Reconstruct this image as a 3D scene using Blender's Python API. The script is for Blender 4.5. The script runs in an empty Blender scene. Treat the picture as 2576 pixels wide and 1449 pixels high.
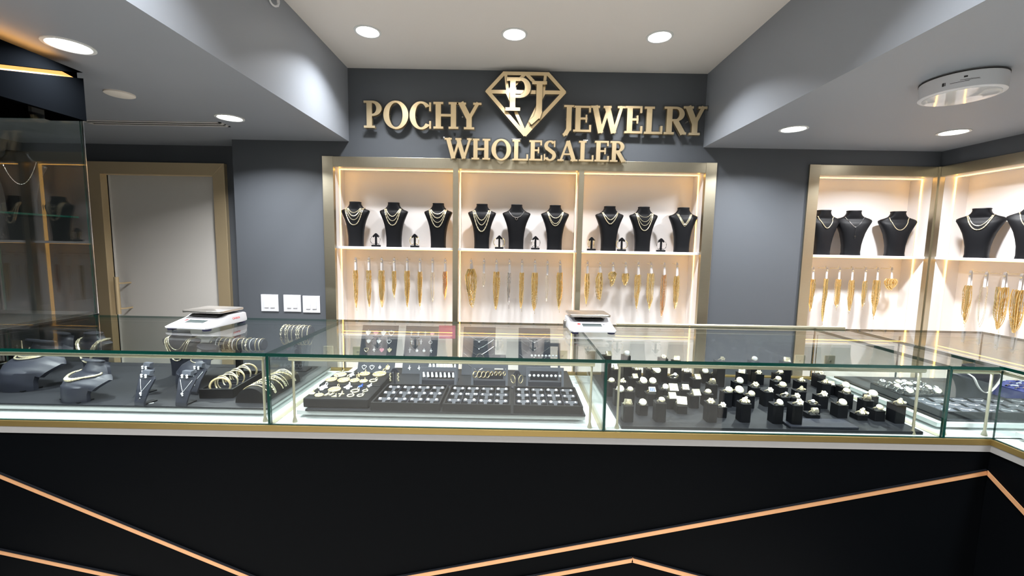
import bpy, bmesh, math, random
from mathutils import Vector, Matrix
from mathutils.geometry import delaunay_2d_cdt
random.seed(7)
PI = math.pi
SC = bpy.context.scene
COL = SC.collection

# ---------------- camera ----------------
FPX, EYE = 1060.0, Vector((0, 0, 1.5))
YAW, PITCH, ROLL = -.0035, .0995, .018
def _cam_rows():
    base = Matrix(((1,0,0),(0,0,-1),(0,1,0)))
    A = Matrix(((math.cos(YAW),-math.sin(YAW),0),(math.sin(YAW),math.cos(YAW),0),(0,0,1)))
    B = Matrix(((1,0,0),(0,math.cos(PITCH),-math.sin(PITCH)),(0,math.sin(PITCH),math.cos(PITCH))))
    C = Matrix(((math.cos(ROLL),-math.sin(ROLL),0),(math.sin(ROLL),math.cos(ROLL),0),(0,0,1)))
    return C @ B @ base @ A
RW = _cam_rows()
cam = bpy.data.objects.new('camera', bpy.data.cameras.new('camera'))
COL.objects.link(cam)
cam.data.sensor_width = 36; cam.data.lens = FPX/2576*36
cam.data.clip_start = .05
Mc = Matrix((RW[0], -RW[1], -RW[2])).transposed().to_4x4()
Mc.translation = EYE
cam.matrix_world = Mc
SC.camera = cam
# measuring helpers: where the sight line through a photo pixel meets a plane of the room
def _ray(x, y): return RW.transposed() @ Vector((x-1288, y-724.5, FPX))
def onY(x, y, Y): d = _ray(x, y); return EYE + d*(Y/d.y)
def onZ(x, y, Z): d = _ray(x, y); return EYE + d*((Z-1.5)/d.z)
def onX(x, y, X): d = _ray(x, y); return EYE + d*(X/d.x)

# ---------------- world, exposure ----------------
w = bpy.data.worlds.new('world'); SC.world = w; w.use_nodes = True
w.node_tree.nodes['Background'].inputs[0].default_value = (.62, .68, .78, 1)
w.node_tree.nodes['Background'].inputs[1].default_value = .15
SC.view_settings.view_transform = 'Standard'; SC.view_settings.look = 'None'
SC.view_settings.gamma = 1; SC.view_settings.use_curve_mapping = False
SC.view_settings.exposure = 0.12
SC.cycles.use_denoising = True
SC.cycles.max_bounces = 10; SC.cycles.diffuse_bounces = 4; SC.cycles.glossy_bounces = 6
SC.cycles.transmission_bounces = 4; SC.cycles.transparent_max_bounces = 24
SC.cycles.caustics_reflective = False; SC.cycles.caustics_refractive = False
SC.cycles.sample_clamp_indirect = 3.0
# light levels (watts / strengths), used by the lamp builders below
W_DOWN, W_CASE, E_LED, E_LENS = 12.5, 1.05, 5.2, 16.0

# ---------------- materials ----------------
def mat(name, col, rough=.5, metal=0.0, spec=.5, emit=0.0, ecol=None, noise=0.0, nscale=20, bump=0.0, stretch=None, coat=0.0):
    m = bpy.data.materials.new(name); m.use_nodes = True
    nt = m.node_tree; b = nt.nodes['Principled BSDF']
    b.inputs['Base Color'].default_value = (*col, 1); b.inputs['Roughness'].default_value = rough
    b.inputs['Metallic'].default_value = metal; b.inputs['Specular IOR Level'].default_value = spec
    b.inputs['Coat Weight'].default_value = coat
    if emit:
        b.inputs['Emission Color'].default_value = (*(ecol or col), 1); b.inputs['Emission Strength'].default_value = emit
    if noise or bump:
        tc = nt.nodes.new('ShaderNodeTexCoord'); n = nt.nodes.new('ShaderNodeTexNoise')
        n.inputs['Scale'].default_value = nscale; n.inputs['Detail'].default_value = 4
        mp = nt.nodes.new('ShaderNodeMapping')
        if stretch: mp.inputs['Scale'].default_value = stretch
        nt.links.new(tc.outputs['Object'], mp.inputs[0]); nt.links.new(mp.outputs[0], n.inputs['Vector'])
        if noise:
            r = nt.nodes.new('ShaderNodeMixRGB'); r.blend_type = 'MULTIPLY'; r.inputs[0].default_value = noise
            r.inputs[1].default_value = (*col, 1)
            nt.links.new(n.outputs['Fac'], r.inputs[2])
            g = nt.nodes.new('ShaderNodeGamma'); g.inputs[1].default_value = 1.0
            nt.links.new(r.outputs[0], g.inputs[0]); nt.links.new(g.outputs[0], b.inputs['Base Color'])
        if bump:
            bp = nt.nodes.new('ShaderNodeBump'); bp.inputs['Strength'].default_value = bump; bp.inputs['Distance'].default_value = .002
            nt.links.new(n.outputs['Fac'], bp.inputs['Height']); nt.links.new(bp.outputs[0], b.inputs['Normal'])
    return m
def glassmat(name, tint, ior=1.5):
    m = bpy.data.materials.new(name); m.use_nodes = True; nt = m.node_tree; nt.nodes.clear()
    o = nt.nodes.new('ShaderNodeOutputMaterial'); mx = nt.nodes.new('ShaderNodeMixShader')
    f = nt.nodes.new('ShaderNodeFresnel'); f.inputs[0].default_value = ior
    t = nt.nodes.new('ShaderNodeBsdfTransparent'); t.inputs[0].default_value = (*tint, 1)
    g = nt.nodes.new('ShaderNodeBsdfGlossy'); g.inputs['Roughness'].default_value = 0.0
    geo = nt.nodes.new('ShaderNodeNewGeometry')     # both faces of a pane reflect like its outer face
    vm = nt.nodes.new('ShaderNodeVectorMath'); vm.operation = 'SCALE'
    mr = nt.nodes.new('ShaderNodeMapRange'); mr.inputs['To Min'].default_value = 1; mr.inputs['To Max'].default_value = 1
    nt.links.new(f.outputs[0], mx.inputs[0]); nt.links.new(t.outputs[0], mx.inputs[1]); nt.links.new(g.outputs[0], mx.inputs[2])
    nt.links.new(mx.outputs[0], o.inputs[0])
    nt.nodes.remove(geo); nt.nodes.remove(vm); nt.nodes.remove(mr)
    # Fresnel of a back face is evaluated with the inverse index: replace by a facing based curve, the same from both sides
    lw = nt.nodes.new('ShaderNodeLayerWeight'); lw.inputs['Blend'].default_value = .5
    pw = nt.nodes.new('ShaderNodeMath'); pw.operation = 'POWER'; pw.inputs[1].default_value = 4.2
    ml = nt.nodes.new('ShaderNodeMath'); ml.operation = 'MULTIPLY_ADD'; ml.inputs[1].default_value = .85; ml.inputs[2].default_value = .04
    nt.links.new(lw.outputs['Facing'], pw.inputs[0]); nt.links.new(pw.outputs[0], ml.inputs[0]); nt.links.new(ml.outputs[0], mx.inputs[0])
    nt.nodes.remove(f)
    return m
M = dict(
 wall=mat('grey_wall_paint', (.090,.099,.112), .5, spec=.3, bump=.05, nscale=180),
 soffit=mat('grey_soffit_paint', (.262,.285,.318), .5, spec=.35, bump=.04, nscale=160),
 ceil=mat('white_ceiling_paint', (.70,.68,.65), .8, bump=.05, nscale=150),
 beige=mat('beige_wall_paint', (.74,.70,.63), .7, bump=.05, nscale=90),
 floor=mat('polished_tile', (.66,.62,.56), .3, noise=.3, nscale=3),
 gold=mat('brushed_brass', (.60,.55,.42), .33, 1.0, noise=.18, nscale=40, stretch=(1,1,30)),
 goldh=mat('brushed_brass_grain', (.60,.55,.42), .33, 1.0, noise=.18, nscale=40, stretch=(30,1,1)),
 bronze=mat('aged_brass', (.90,.72,.45), .5, .8),
 trimg=mat('satin_gold_trim', (.30,.215,.075), .45, .75),
 rod=mat('champagne_metal', (.56,.52,.38), .4, .7),
 copper=mat('copper_foil', (.74,.39,.19), .45, .35, noise=.12, nscale=30),
 black=mat('black_laminate', (.0016,.0020,.0026), .5, spec=.03, bump=.03, nscale=300),
 hood=mat('black_hood_panel', (.0009,.0011,.0014), .6, spec=0.0),
 white=mat('white_laminate', (.66,.69,.69), .45),
 trimw=mat('pale_laminate', (.27,.265,.26), .5),
 cab=mat('cabinet_white', (.90,.87,.86), .55, bump=.04, nscale=200),
 door=mat('door_white', (.80,.77,.72), .5, bump=.03, nscale=150),
 lea=mat('black_leatherette', (.0036,.0040,.0056), .5, bump=.08, nscale=600, spec=.22),
 leag=mat('grey_leatherette', (.070,.075,.092), .55, bump=.07, nscale=600, spec=.3),
 card=mat('charcoal_card', (.030,.032,.042), .5, spec=.35),
 leas=mat('slate_leatherette', (.022,.024,.034), .45, bump=.07, nscale=600, spec=.35),
 pad=mat('dark_display_pad', (.0115,.0125,.016), .5, bump=.2, nscale=400, spec=.35),
 jew=mat('polished_gold', (1.0,.78,.38), .26, .85, noise=.0),
 jewc=mat('bright_gold', (1.0,.84,.50), .26, .72),
 jewp=mat('pale_gold', (1.0,.91,.66), .26, .72),
 rose=mat('rose_gold', (1.0,.70,.44), .22, 1.0),
 silver=mat('polished_silver', (.88,.88,.90), .14, 1.0),
 stone=mat('white_stones', (.93,.94,.97), .12, 0, spec=1.0, bump=.5, nscale=500, coat=1.0),
 pearl=mat('pearl', (.90,.88,.84), .2, 0, coat=.6),
 pinks=mat('pink_enamel', (.78,.32,.42), .25), blue=mat('blue_enamel', (.02,.10,.75), .2),
 red=mat('red_print', (.65,.05,.05), .5), ink=mat('black_print', (.02,.02,.02), .6),
 plast=mat('white_plastic', (.66,.67,.70), .35), navy=mat('navy_rubber', (.02,.02,.08), .5),
 lcd=mat('lcd_grey', (.055,.07,.07), .45, spec=.2), steel=mat('brushed_steel', (.55,.52,.48), .3, 1.0),
 pink=mat('pink_paper', (.85,.16,.32), .7), tagw=mat('white_strap', (.82,.79,.78), .5),
 bluebox=mat('royal_blue_velvet', (.02,.03,.22), .6), grille=mat('vent_white', (.55,.54,.52), .5), dark=mat('dark_slot', (.004,.004,.004), .8),
 mirror=mat('dark_back_panel', (.035,.034,.036), .35),
 edge=mat('green_glass_edge', (.001,.032,.024), .2, 0, spec=.3),
 signg=mat('gold_mirror_acrylic', (1.0,.80,.50), .26, .88),
 led=mat('warm_led_strip', (1,.8,.45), .5, emit=E_LED, ecol=(1,.53,.11)),
 lens=mat('lamp_lens', (1,1,1), .5, emit=E_LENS, ecol=(1,.97,.93)),
 coolled=mat('cool_led_strip', (1,1,1), .5, emit=4, ecol=(.86,.95,1)),
 glow=mat('amber_led_strip', (1,.6,.25), .5, emit=1.15, ecol=(1,.50,.13)),
 glowc=mat('amber_cove_strip', (1,.6,.25), .5, emit=9, ecol=(1,.46,.12)),
 acry=glassmat('clear_acrylic', (.86,.86,.84)),
 glass=glassmat('clear_pane', (.96,.985,.975)),
 fixl=mat('glossy_white_plastic', (.75,.76,.78), .06, coat=.5),
)

# ---------------- mesh building ----------------
class G:
    def __init__(s): s.bm = bmesh.new(); s.mi = 0
    def face(s, vs):
        try: f = s.bm.faces.new(vs); f.material_index = s.mi; return f
        except ValueError: return None
    def box(s, a, b):
        x0,y0,z0 = a; x1,y1,z1 = b
        v = [s.bm.verts.new(p) for p in ((x0,y0,z0),(x1,y0,z0),(x1,y1,z0),(x0,y1,z0),(x0,y0,z1),(x1,y0,z1),(x1,y1,z1),(x0,y1,z1))]
        for f in ((0,3,2,1),(4,5,6,7),(0,1,5,4),(1,2,6,5),(2,3,7,6),(3,0,4,7)): s.face([v[i] for i in f])
        return s
    def rings(s, rs, caps=True, closed=False):
        V = [[s.bm.verts.new(p) for p in r] for r in rs]; n = len(V[0]); k = len(V)
        for i in range(k if closed else k-1):
            a, b = V[i], V[(i+1) % k]
            for j in range(n): s.face([a[j], a[(j+1) % n], b[(j+1) % n], b[j]])
        if caps and not closed: s.face(V[0][::-1]); s.face(V[-1])
        return s
    def tube(s, pts, r, n=8, closed=False, flat=1.0, up=None):
        pts = [Vector(p) for p in pts]; k = len(pts); rs = []; pu = None
        for i, p in enumerate(pts):
            t = (pts[(i+1) % k]-pts[i-1]) if closed else (pts[min(i+1,k-1)]-pts[max(i-1,0)])
            if t.length < 1e-9: t = Vector((0,0,1))
            t.normalize()
            if pu is None:
                u = Vector(up) if up else (Vector((0,0,1)) if abs(t.z) < .9 else Vector((1,0,0)))
            else: u = pu
            u = (u-t*u.dot(t))
            if u.length < 1e-6: u = Vector((1,0,0))-t*t.x
            u.normalize(); pu = u; w_ = t.cross(u)
            q = r(i/(max(k-1,1))) if callable(r) else (r[i % len(r)] if isinstance(r,(list,tuple)) else r)
            rs.append([p+u*(q*flat*math.cos(2*PI*j/n))+w_*(q*math.sin(2*PI*j/n)) for j in range(n)])
        return s.rings(rs, True, closed)
    def lathe(s, prof, n=24, c=(0,0,0), sx=1, sy=1):
        return s.rings([[Vector(c)+Vector((r*sx*math.cos(2*PI*j/n), r*sy*math.sin(2*PI*j/n), z)) for j in range(n)] for r, z in prof])
    def prism(s, poly, fn, d0, d1):
        """poly of 2d points, fn(u,v,d)->3d; extruded from d0 to d1"""
        return s.rings([[fn(u,v,d0) for u,v in poly],[fn(u,v,d1) for u,v in poly]])
    def union(s, polys, fn, d0, d1):
        vs, fs = [], []
        for p in polys:
            fs.append(list(range(len(vs), len(vs)+len(p)))); vs += [Vector((a,b)) for a,b in p]
        o, e, f, ov, oe, of = delaunay_2d_cdt(vs, [], fs, 0, 1e-6)
        keep = [f[i] for i in range(len(f)) if of[i]]
        A = [s.bm.verts.new(fn(v.x,v.y,d0)) for v in o]; B = [s.bm.verts.new(fn(v.x,v.y,d1)) for v in o]
        cnt = {}
        for q in keep:
            s.face([A[i] for i in q][::-1]); s.face([B[i] for i in q])
            for a, b in zip(q, list(q[1:])+[q[0]]): cnt[(a,b)] = 1
        for a, b in cnt:
            if (b,a) not in cnt: s.face([A[a],A[b],B[b],B[a]])
        for v in A+B:
            if not v.link_faces: s.bm.verts.remove(v)
        return s
    def torus(s, R, r, c=(0,0,0), n=24, m=8, M3=None, a0=0, a1=2*PI, sx=1, sz=1):
        cl = abs(a1-a0-2*PI) < 1e-6; pts = []
        for i in range(n if cl else n+1):
            a = a0+(a1-a0)*i/n; p = Vector((R*sx*math.cos(a), 0, R*sz*math.sin(a)))
            pts.append((M3 @ p if M3 else p)+Vector(c))
        up = (M3 @ Vector((0,1,0))) if M3 else (0,1,0)
        return s.tube(pts, r, m, cl, up=up)
    def ball(s, c, r, n=8, sz=1.0, sx=1.0):
        k = max(4, n//2+1)
        return s.rings([[Vector(c)+Vector((r*sx*math.sin(PI*i/k)*math.cos(2*PI*j/n), r*math.sin(PI*i/k)*math.sin(2*PI*j/n), r*sz*math.cos(PI*i/k))) for j in range(n)] for i in range(k+1) if 0 < i < k])
    def mesh(s, name, mats, bevel=0, smooth=False):
        if bevel:
            bmesh.ops.bevel(s.bm, geom=[e for e in s.bm.edges], offset=bevel, segments=2, affect='EDGES', profile=.6, clamp_overlap=True)
        bmesh.ops.recalc_face_normals(s.bm, faces=s.bm.faces)
        me = bpy.data.meshes.new(name); s.bm.to_mesh(me); s.bm.free()
        for m_ in (mats if isinstance(mats, (list,tuple)) else [mats]): me.materials.append(M[m_] if isinstance(m_, str) else m_)
        if smooth:
            for p in me.polygons: p.use_smooth = True
            if smooth != 'all':
                try: me.set_sharp_from_angle(angle=math.radians(40))
                except Exception: pass
        return me
def add(name, me, parent=None, loc=(0,0,0), rot=(0,0,0), sc=None):
    o = bpy.data.objects.new(name, me); COL.objects.link(o)
    o.location = loc; o.rotation_euler = rot
    if sc is not None: o.scale = sc if hasattr(sc, '__len__') else (sc,)*3
    if parent: o.parent = parent
    return o
def tag(o, label=None, cat=None, group=None, kind=None):
    for k, v in (('label',label),('category',cat),('group',group),('kind',kind)):
        if v: o[k] = v
    return o
def thing(name, label, cat, loc=(0,0,0), rotz=0, group=None, rot=None):
    return tag(add(name, None, None, loc, rot or (0,0,rotz)), label, cat, group)
def dup(root, loc, rot=None, sc=None, label=None, group=None):
    r = root.copy(); COL.objects.link(r); r.location = loc
    if rot is not None: r.rotation_euler = rot if hasattr(rot,'__len__') else (0,0,rot)
    if sc is not None: r.scale = sc if hasattr(sc,'__len__') else (sc,)*3
    if label: r['label'] = label
    if group: r['group'] = group
    for ch in list(root.children):
        c = ch.copy(); COL.objects.link(c); c.parent = r
        for g in list(ch.children):
            d = g.copy(); COL.objects.link(d); d.parent = c
    return r
def struct(name, me, **k): return tag(add(name, me, **k), kind='structure')
def bx(a, b, m, name='m', bevel=0): return G().box(a, b).mesh(name, m, bevel)
ORD = ['first','second','third','fourth','fifth','sixth','seventh','eighth','ninth','tenth','eleventh','twelfth','thirteenth','fourteenth','fifteenth','sixteenth','seventeenth','eighteenth','nineteenth','twentieth']
# ---------------- room ----------------
YB, YD, ZL, ZH = 2.85, 3.05, 2.165, 2.627      # main wall, door wall, low and high ceiling
XL, XR, X0, X1 = -1.10, 1.228, -3.5, 2.79
struct('floor', bx((X0-.1,-3.1,-.05),(X1+.3,3.3,0),'floor'))
g = G()
for a, b in (((-1.874,YB,0),(-1.27,YB+.12,ZL)),((XL-.001,YB,ZL),(XR+.001,YB+.12,ZH)),((-1.27,YB,2.03),(1.32,YB+.12,ZL)),((1.32,YB,0),(1.945,YB+.12,ZL)),
             ((1.945,YB,2.03),(2.79,YB+.12,ZL)),((-1.27,YB+.19,0),(1.32,YB+.25,2.1)),((1.32,YB+.19,0),(2.99,YB+.25,2.1)),((-1.874,YB+.12,0),(-1.76,YD+.12,ZL)),((-1.27,YB+.12,0),(-1.235,YB+.19,2.05))): g.box(a,b)
struct('wall_back', g.mesh('wall_back','wall'))
g = G(); g.box((X0,YD,0),(-2.94,YD+.12,ZL)).box((-2.13,YD,0),(-1.874,YD+.12,ZL)).box((-2.94,YD,1.97),(-2.13,YD+.12,ZL))
struct('wall_door_side', g.mesh('wall_door_side','wall'))
struct('wall_left', bx((X0-.1,-3,0),(X0,YD+.12,ZL+.5),'wall'))
g = G(); g.box((X1+.2,-3,0),(X1+.3,YB+.12,ZL)).box((X1,-3,0),(X1+.2,.9,ZL)).box((X1,.9,2.03),(X1+.2,YB,ZL)).box((X1,YB,0),(X1+.2,YB+.12,ZL))
struct('wall_right', g.mesh('wall_right','wall'))
struct('wall_front', bx((X0,-3.1,0),(X1+.3,-3,ZH+.1),'beige'))
struct('ceiling', bx((XL-.1,-3,ZH),(XR+.1,YB+.12,ZH+.08),'ceil'))
struct('trim_1', bx((X0,-3,ZL),(XL,YD+.12,ZH+.08),'soffit')); struct('trim_2', bx((XR,-3,ZL),(X1+.3,YB+.12,ZH+.08),'soffit'))

# door with brass casing
d = add('door_1', bx((-2.94,YD+.045,.01),(-2.13,YD+.085,1.97),'door',bevel=.001)); tag(d, kind='structure')
g = G(); g.box((-2.965,YD+.02,0),(-2.93,YD+.05,1.985)).box((-2.14,YD+.02,0),(-2.105,YD+.05,1.985)).box((-2.965,YD+.02,1.965),(-2.105,YD+.05,2.0))
add('door_stop', g.mesh('door_stop','door'), d)
g = G(); W_ = .085; x0,x1,zt = -3.015,-2.05,2.04
f3 = lambda u,v,dd: (u,dd,v)
for p in ([(x0,0),(x0+W_,0),(x0+W_,zt-W_),(x0,zt)],[(x1-W_,0),(x1,0),(x1,zt),(x1-W_,zt-W_)],[(x0,zt),(x0+W_,zt-W_),(x1-W_,zt-W_),(x1,zt)]): g.prism(p, f3, YD-.03, YD+.03)
add('door_casing', g.mesh('door_casing','bronze',.002), d)
g = G(); hp = Vector((-2.87,YD-.03,.955)); g.tube([hp,hp+Vector((0,0,.27))],.015,14)
for dz in (.04,.225): g.tube([hp+Vector((0,0,dz)),hp+Vector((.035,.02,dz)),hp+Vector((.035,.08,dz))],.006,8)
add('door_handle', g.mesh('door_handle','bronze',smooth=True), d)

# downlights
def lamp(x, y, z, label, seen=True, p=1.0):
    p *= 1.0 if z > 2.3 else 1.4
    t = thing('ceiling_downlight', label, 'ceiling light', (x,y,z), 0, 'recessed ceiling downlights')
    add('trim_ring', G().lathe([(.0705,0),(.0705,-.003),(.060,-.004),(.056,0)],40).mesh('trim_ring','white',smooth=True), t)
    add('lamp_lens', G().lathe([(.056,-.0005),(.056,-.0025),(.001,-.0025)],40).mesh('lamp_lens','lens'), t)
    l = bpy.data.lights.new('lamp','AREA'); l.shape = 'DISK'; l.size = .11; l.energy = W_DOWN*p; l.color = (.97,.98,1.0); l.spread = math.radians(122 if z > 2.3 else 140)
    add('lamp_light', l, t, (0,0,-.006))
    return t
lamp(-1.557,1.53,ZL,'large looking round downlight in the low left ceiling beside the black hood')
lamp(-1.557,2.36,ZL,'round downlight at the right end of the linear air vent')
lamp(-.805,2.375,ZH,'left of the three round downlights in the high white ceiling',p=.8)
lamp(-.02,2.378,ZH,'middle of the three round downlights in the high white ceiling')
lamp(.757,2.38,ZH,'right of the three round downlights in the high white ceiling')
lamp(1.517,2.39,ZL,'round downlight in the low right ceiling beside the sign wall')
lamp(2.40,2.40,ZL,'round downlight in the low right ceiling near the corner cabinets')
for i, (x, y) in enumerate(((-.805,1.05),(.0,1.05),(.757,1.05),(-.805,-.4),(.757,-.4),(0,-1.6))):
    lamp(x, y, ZH, 'round downlight in the high ceiling overhead, %s counted from the counter' % ORD[i], p=(1,1,1,1.5,1.5,1.9)[i])
for i, (x, y) in enumerate(((1.55,.45),(-1.557,.45),(1.55,-1.2),(-1.557,-1.2))):
    lamp(x, y, ZL, 'round downlight in the low ceiling behind the viewer, %s pair %s' % (ORD[i//2], ('right','left')[i%2]), p=1.2)
# speaker disc, linear vent, drum fixture, curled cable
t = tag(add('ceiling_speaker', G().lathe([(.056,0),(.056,-.006),(.05,-.009),(.001,-.009)],36).mesh('ceiling_speaker','beige',smooth=True), None, (-1.826,2.006,ZL)), 'small flat round cover plate on the low left ceiling above the door', 'ceiling cover')
v = thing('ceiling_vent','long linear air vent with two dark slots in the left ceiling','air vent',(-2.07,2.49,ZL))
L_ = .40
add('vent_frame', G().box((-L_,-.045,-.004),(L_,-.03,0)).box((-L_,-.007,-.004),(L_,.007,0)).box((-L_,.03,-.004),(L_,.045,0)).box((-L_,-.045,-.004),(-L_+.012,.045,0)).box((L_-.012,-.045,-.004),(L_,.045,0)).mesh('vent_frame','grille'), v)
for y_ in (-.0185,.0185): add('slot', bx((-L_+.012,y_-.0115,-.001),(L_-.012,y_+.0115,-.0003),'dark'), v)
t = thing('ceiling_drum','white drum shaped ceiling fixture with a glossy underside near the right edge','ceiling fixture',(1.70,1.69,ZL))
add('drum_body', G().lathe([(.117,0),(.117,-.006),(.121,-.008),(.121,-.062),(.119,-.064),(.105,-.066)],56).mesh('drum_body','plast',smooth=True), t)
add('mounting_ring', G().lathe([(.1225,-.0035),(.1225,-.0075),(.118,-.0075),(.118,-.0035)],56).mesh('mounting_ring','ink',smooth=True), t)
add('glossy_lens', G().lathe([(.108,-.06),(.108,-.067),(.06,-.069),(.001,-.0695)],56).mesh('glossy_lens','fixl',smooth=True), t)
def txt(s, size, m, ext=.0004, center=True):
    c = bpy.data.curves.new('lettering','FONT'); c.body = s; c.size = size; c.extrude = ext
    if center: c.align_x = 'CENTER'; c.align_y = 'CENTER'
    o = bpy.data.objects.new('tmp', c); COL.objects.link(o)
    me = bpy.data.meshes.new_from_object(o.evaluated_get(bpy.context.evaluated_depsgraph_get()))
    bpy.data.objects.remove(o); bpy.data.curves.remove(c); me.materials.clear(); me.materials.append(M[m]); return me
g = G()
for a, z, w_, h_ in ((0,-.026,.010,.006),(-.04,-.042,.05,.0015),(.03,-.036,.05,.0012),(.05,-.039,.04,.001),(-.16,-.040,.006,.012),(-.145,-.04,.002,.012)):
    aa = -PI/2-.72+a*3; R_ = .1216
    for k in range(3):
        a0 = aa+(k-1.5)*w_/R_/3; a1 = aa+(k-.5)*w_/R_/3
        v_ = [g.bm.verts.new((R_*math.cos(q), R_*math.sin(q), zz)) for q, zz in ((a0,z-h_/2),(a1,z-h_/2),(a1,z+h_/2),(a0,z+h_/2))]; g.face(v_)
add('printed_mark', g.mesh('printed_mark','ink'), t)
c0 = onX(683,8,XL); g = G()
pts = [c0+Vector((.012+.006*math.sin(a*1.3), .028*math.cos(a), .03*math.sin(a)+.004*a)) for a in [i*.35 for i in range(24)]]
tag(add('cable_loop', G().tube([p-c0 for p in pts],.0045,8).mesh('cable_loop','plast',smooth=True), None, c0), 'curled white cable loop on the left ceiling beam at the top edge', 'cable')

# switch plates
for i, (xa, lab) in enumerate(((-1.722,'leftmost'),(-1.568,'middle'),(-1.437,'rightmost'))):
    zt = 1.141 if i < 2 else 1.137
    s_ = thing('switch_plate','white double rocker light switch plate on the grey wall, %s of the three' % lab,'light switch',(xa,YB,zt-.116),0,'light switches beside the wall cabinet')
    add('plate', bx((0,-.006,0),(.118,0,.116),'plast',bevel=.002), s_)
    for k in range(2):
        add('rocker', G().prism([(0,-.006),(.0,-.010),(.06,-.0075),(.06,-.006)], lambda u,v,dd: (dd,v,.027+u), .024+k*.042, .052+k*.042).mesh('rocker','plast'), s_)

# ---------------- wall cabinets ----------------
def cabinet(name, label, xs, z0, z1, flip=None, hooks=(), tops=2.067, stile=(.072,.072), depth=.18):
    """xs: bay edges [(a,b),...] along local x, front at local y=0, going to +y"""
    t = thing(name, label, 'display cabinet')
    if flip: t.location = flip[0]; t.rotation_euler = (0,0,flip[1])
    xa, xb = xs[0][0]-stile[0], xs[-1][1]+stile[1]
    g = G(); F = -.012
    
    for q0, q1 in ((xa,xs[0][0]),(xs[-1][1],xb)): add('frame_stile', bx((q0,F,z0),(q1,.02,tops),'gold',bevel=.0012), t)
    add('frame_header', bx((xs[0][0],F+.0015,z1),(xs[-1][1],.02,tops-.001),'goldh',bevel=.0012), t)
    for a, b in zip(xs[:-1], xs[1:]): add('frame_mullion', bx((a[1],F,z0),(b[0],.03,tops),'gold',bevel=.0012), t)
    g = G(); g.box((xs[0][0]-.02,depth,z0),(xs[-1][1]+.02,depth+.008,z1+.03)).box((xs[0][0],.02,z1+.002),(xs[-1][1],depth,z1+.02))
    g.box((xs[0][0]-.02,.02,z0),(xs[0][0],depth,z1+.02)).box((xs[-1][1],.02,z0),(xs[-1][1]+.02,depth,z1+.02))
    for a, b in zip(xs[:-1], xs[1:]): g.box((a[1],.03,z0),(b[0],depth,z1+.01))
    add('carcass', g.mesh('carcass','cab'), t)
    add('shelf', G().box((xs[0][0],.012,1.462),(xs[0][1],depth,1.478)).mesh('shelf','cab',.001), t)
    for a, b in xs[1:]: add('shelf', bx((a,.012,1.462),(b,depth,1.478),'cab',bevel=.001), t)
    for a, b in xs:
        for (p, q) in (((a,.087,1.478),(a+.004,.095,z1)),((b-.004,.087,1.478),(b,.095,z1)),((a,.087,z0),(a+.004,.095,1.462)),((b-.004,.087,z0),(b,.095,1.462)),((a+.004,.087,z1-.003),(b-.004,.095,z1+.002)),((a+.004,.087,1.459),(b-.004,.095,1.4619))):
            add('led_strip', bx(p,q,'led'), t)
    g = G(); g.tube([(0,.17,0),(0,.10,0),(0,.094,.006),(0,.094,.018)],.0022,8)
    hk = g.mesh('hook','jewp',smooth=True)
    for x_, z_ in hooks: add('hook', hk, t, (x_,0,z_))
    return t
B1, B2, B3 = (-1.205,-.413), (-.377,.419), (.453,1.251)
bund = []   # x, y(top px), strand top px, bottom px, width px, style, tail
def zx(z, x0, y0, s): return [(x0+a/s, y0+b/s, y0+c/s, y0+d_/s, w_/s, st) for a,b,c,d_,w_,st in z]
BA = zx([(325,100,370,1230,105,'g'),(630,100,375,1215,110,'g'),(925,115,375,1230,125,'d'),(1215,120,390,1000,90,'g'),(1515,120,385,1215,125,'t'),(1812,125,400,1215,100,'g'),(2105,130,405,1095,80,'n'),(2392,140,400,1050,100,'r')],860,640,9.2)
BB = zx([(302,140,320,1140,215,'b'),(580,145,400,700,60,'n'),(850,150,380,1190,150,'d'),(1130,150,400,1110,85,'s'),(1400,160,400,1170,100,'g'),(1680,160,400,1215,150,'t'),(1950,170,440,1020,55,'n'),(2222,175,400,1190,140,'t')],1150,640,8.587)
BC = zx([(245,140,320,820,85,'t'),(455,150,310,765,120,'b'),(668,150,290,530,120,'b'),(880,150,320,515,145,'t'),(1090,150,340,900,115,'g'),(1300,160,320,920,150,'g'),(1520,160,345,1060,105,'r'),(1730,160,360,905,110,'d')],1440,640,6.587)
BD = zx([(60,660,780,1125,85,'d'),(205,660,775,1230,60,'t'),(340,665,780,1085,65,'g'),(480,665,790,1125,70,'g'),(620,665,800,1080,60,'g'),(750,665,790,1175,85,'t'),(900,665,775,895,105,'c')],2030,520,4.262)
YH = YB+.09
def hooks_of(L_, ox=0):
    r_ = []
    for a in L_:
        p = onY(a[0],a[1],YH); r_.append((p.x-ox, p.z))
    return r_
HA, HB, HC, HD = [hooks_of(q) for q in (BA,BB,BC,BD)]
cabinet('wall_display_cabinet','large brass framed lit wall cabinet of three bays below the sign',[B1,B2,B3],.35,2.0,((0,YB,0),0),HA+HB+HC)
cabinet('corner_display_cabinet','narrow brass framed lit cabinet on the back wall beside the right corner',[(2.0,2.77)],.35,2.0,((0,YB,0),0),HD,stile=(.07,.02))
# cabinet on the right wall: local x runs towards the viewer (-Y), local y into the wall (+X)
HE = []
BE = zx([(1770,700,850,1270,70,'g'),(1940,715,860,1305,60,'n'),(2140,720,870,1335,110,'t'),(2320,735,900,1370,120,'t')],2030,520,4.262)
for a in BE:
    p = onX(a[0],a[1],X1+.09); HE.append((YB-p.y, p.z))
cabinet('side_display_cabinet','brass framed lit cabinet running along the right wall at the photo edge',[(.022,.93),(.965,1.87)],.35,2.0,((X1,YB,0),-PI/2),HE,stile=(.02,.07))
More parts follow.
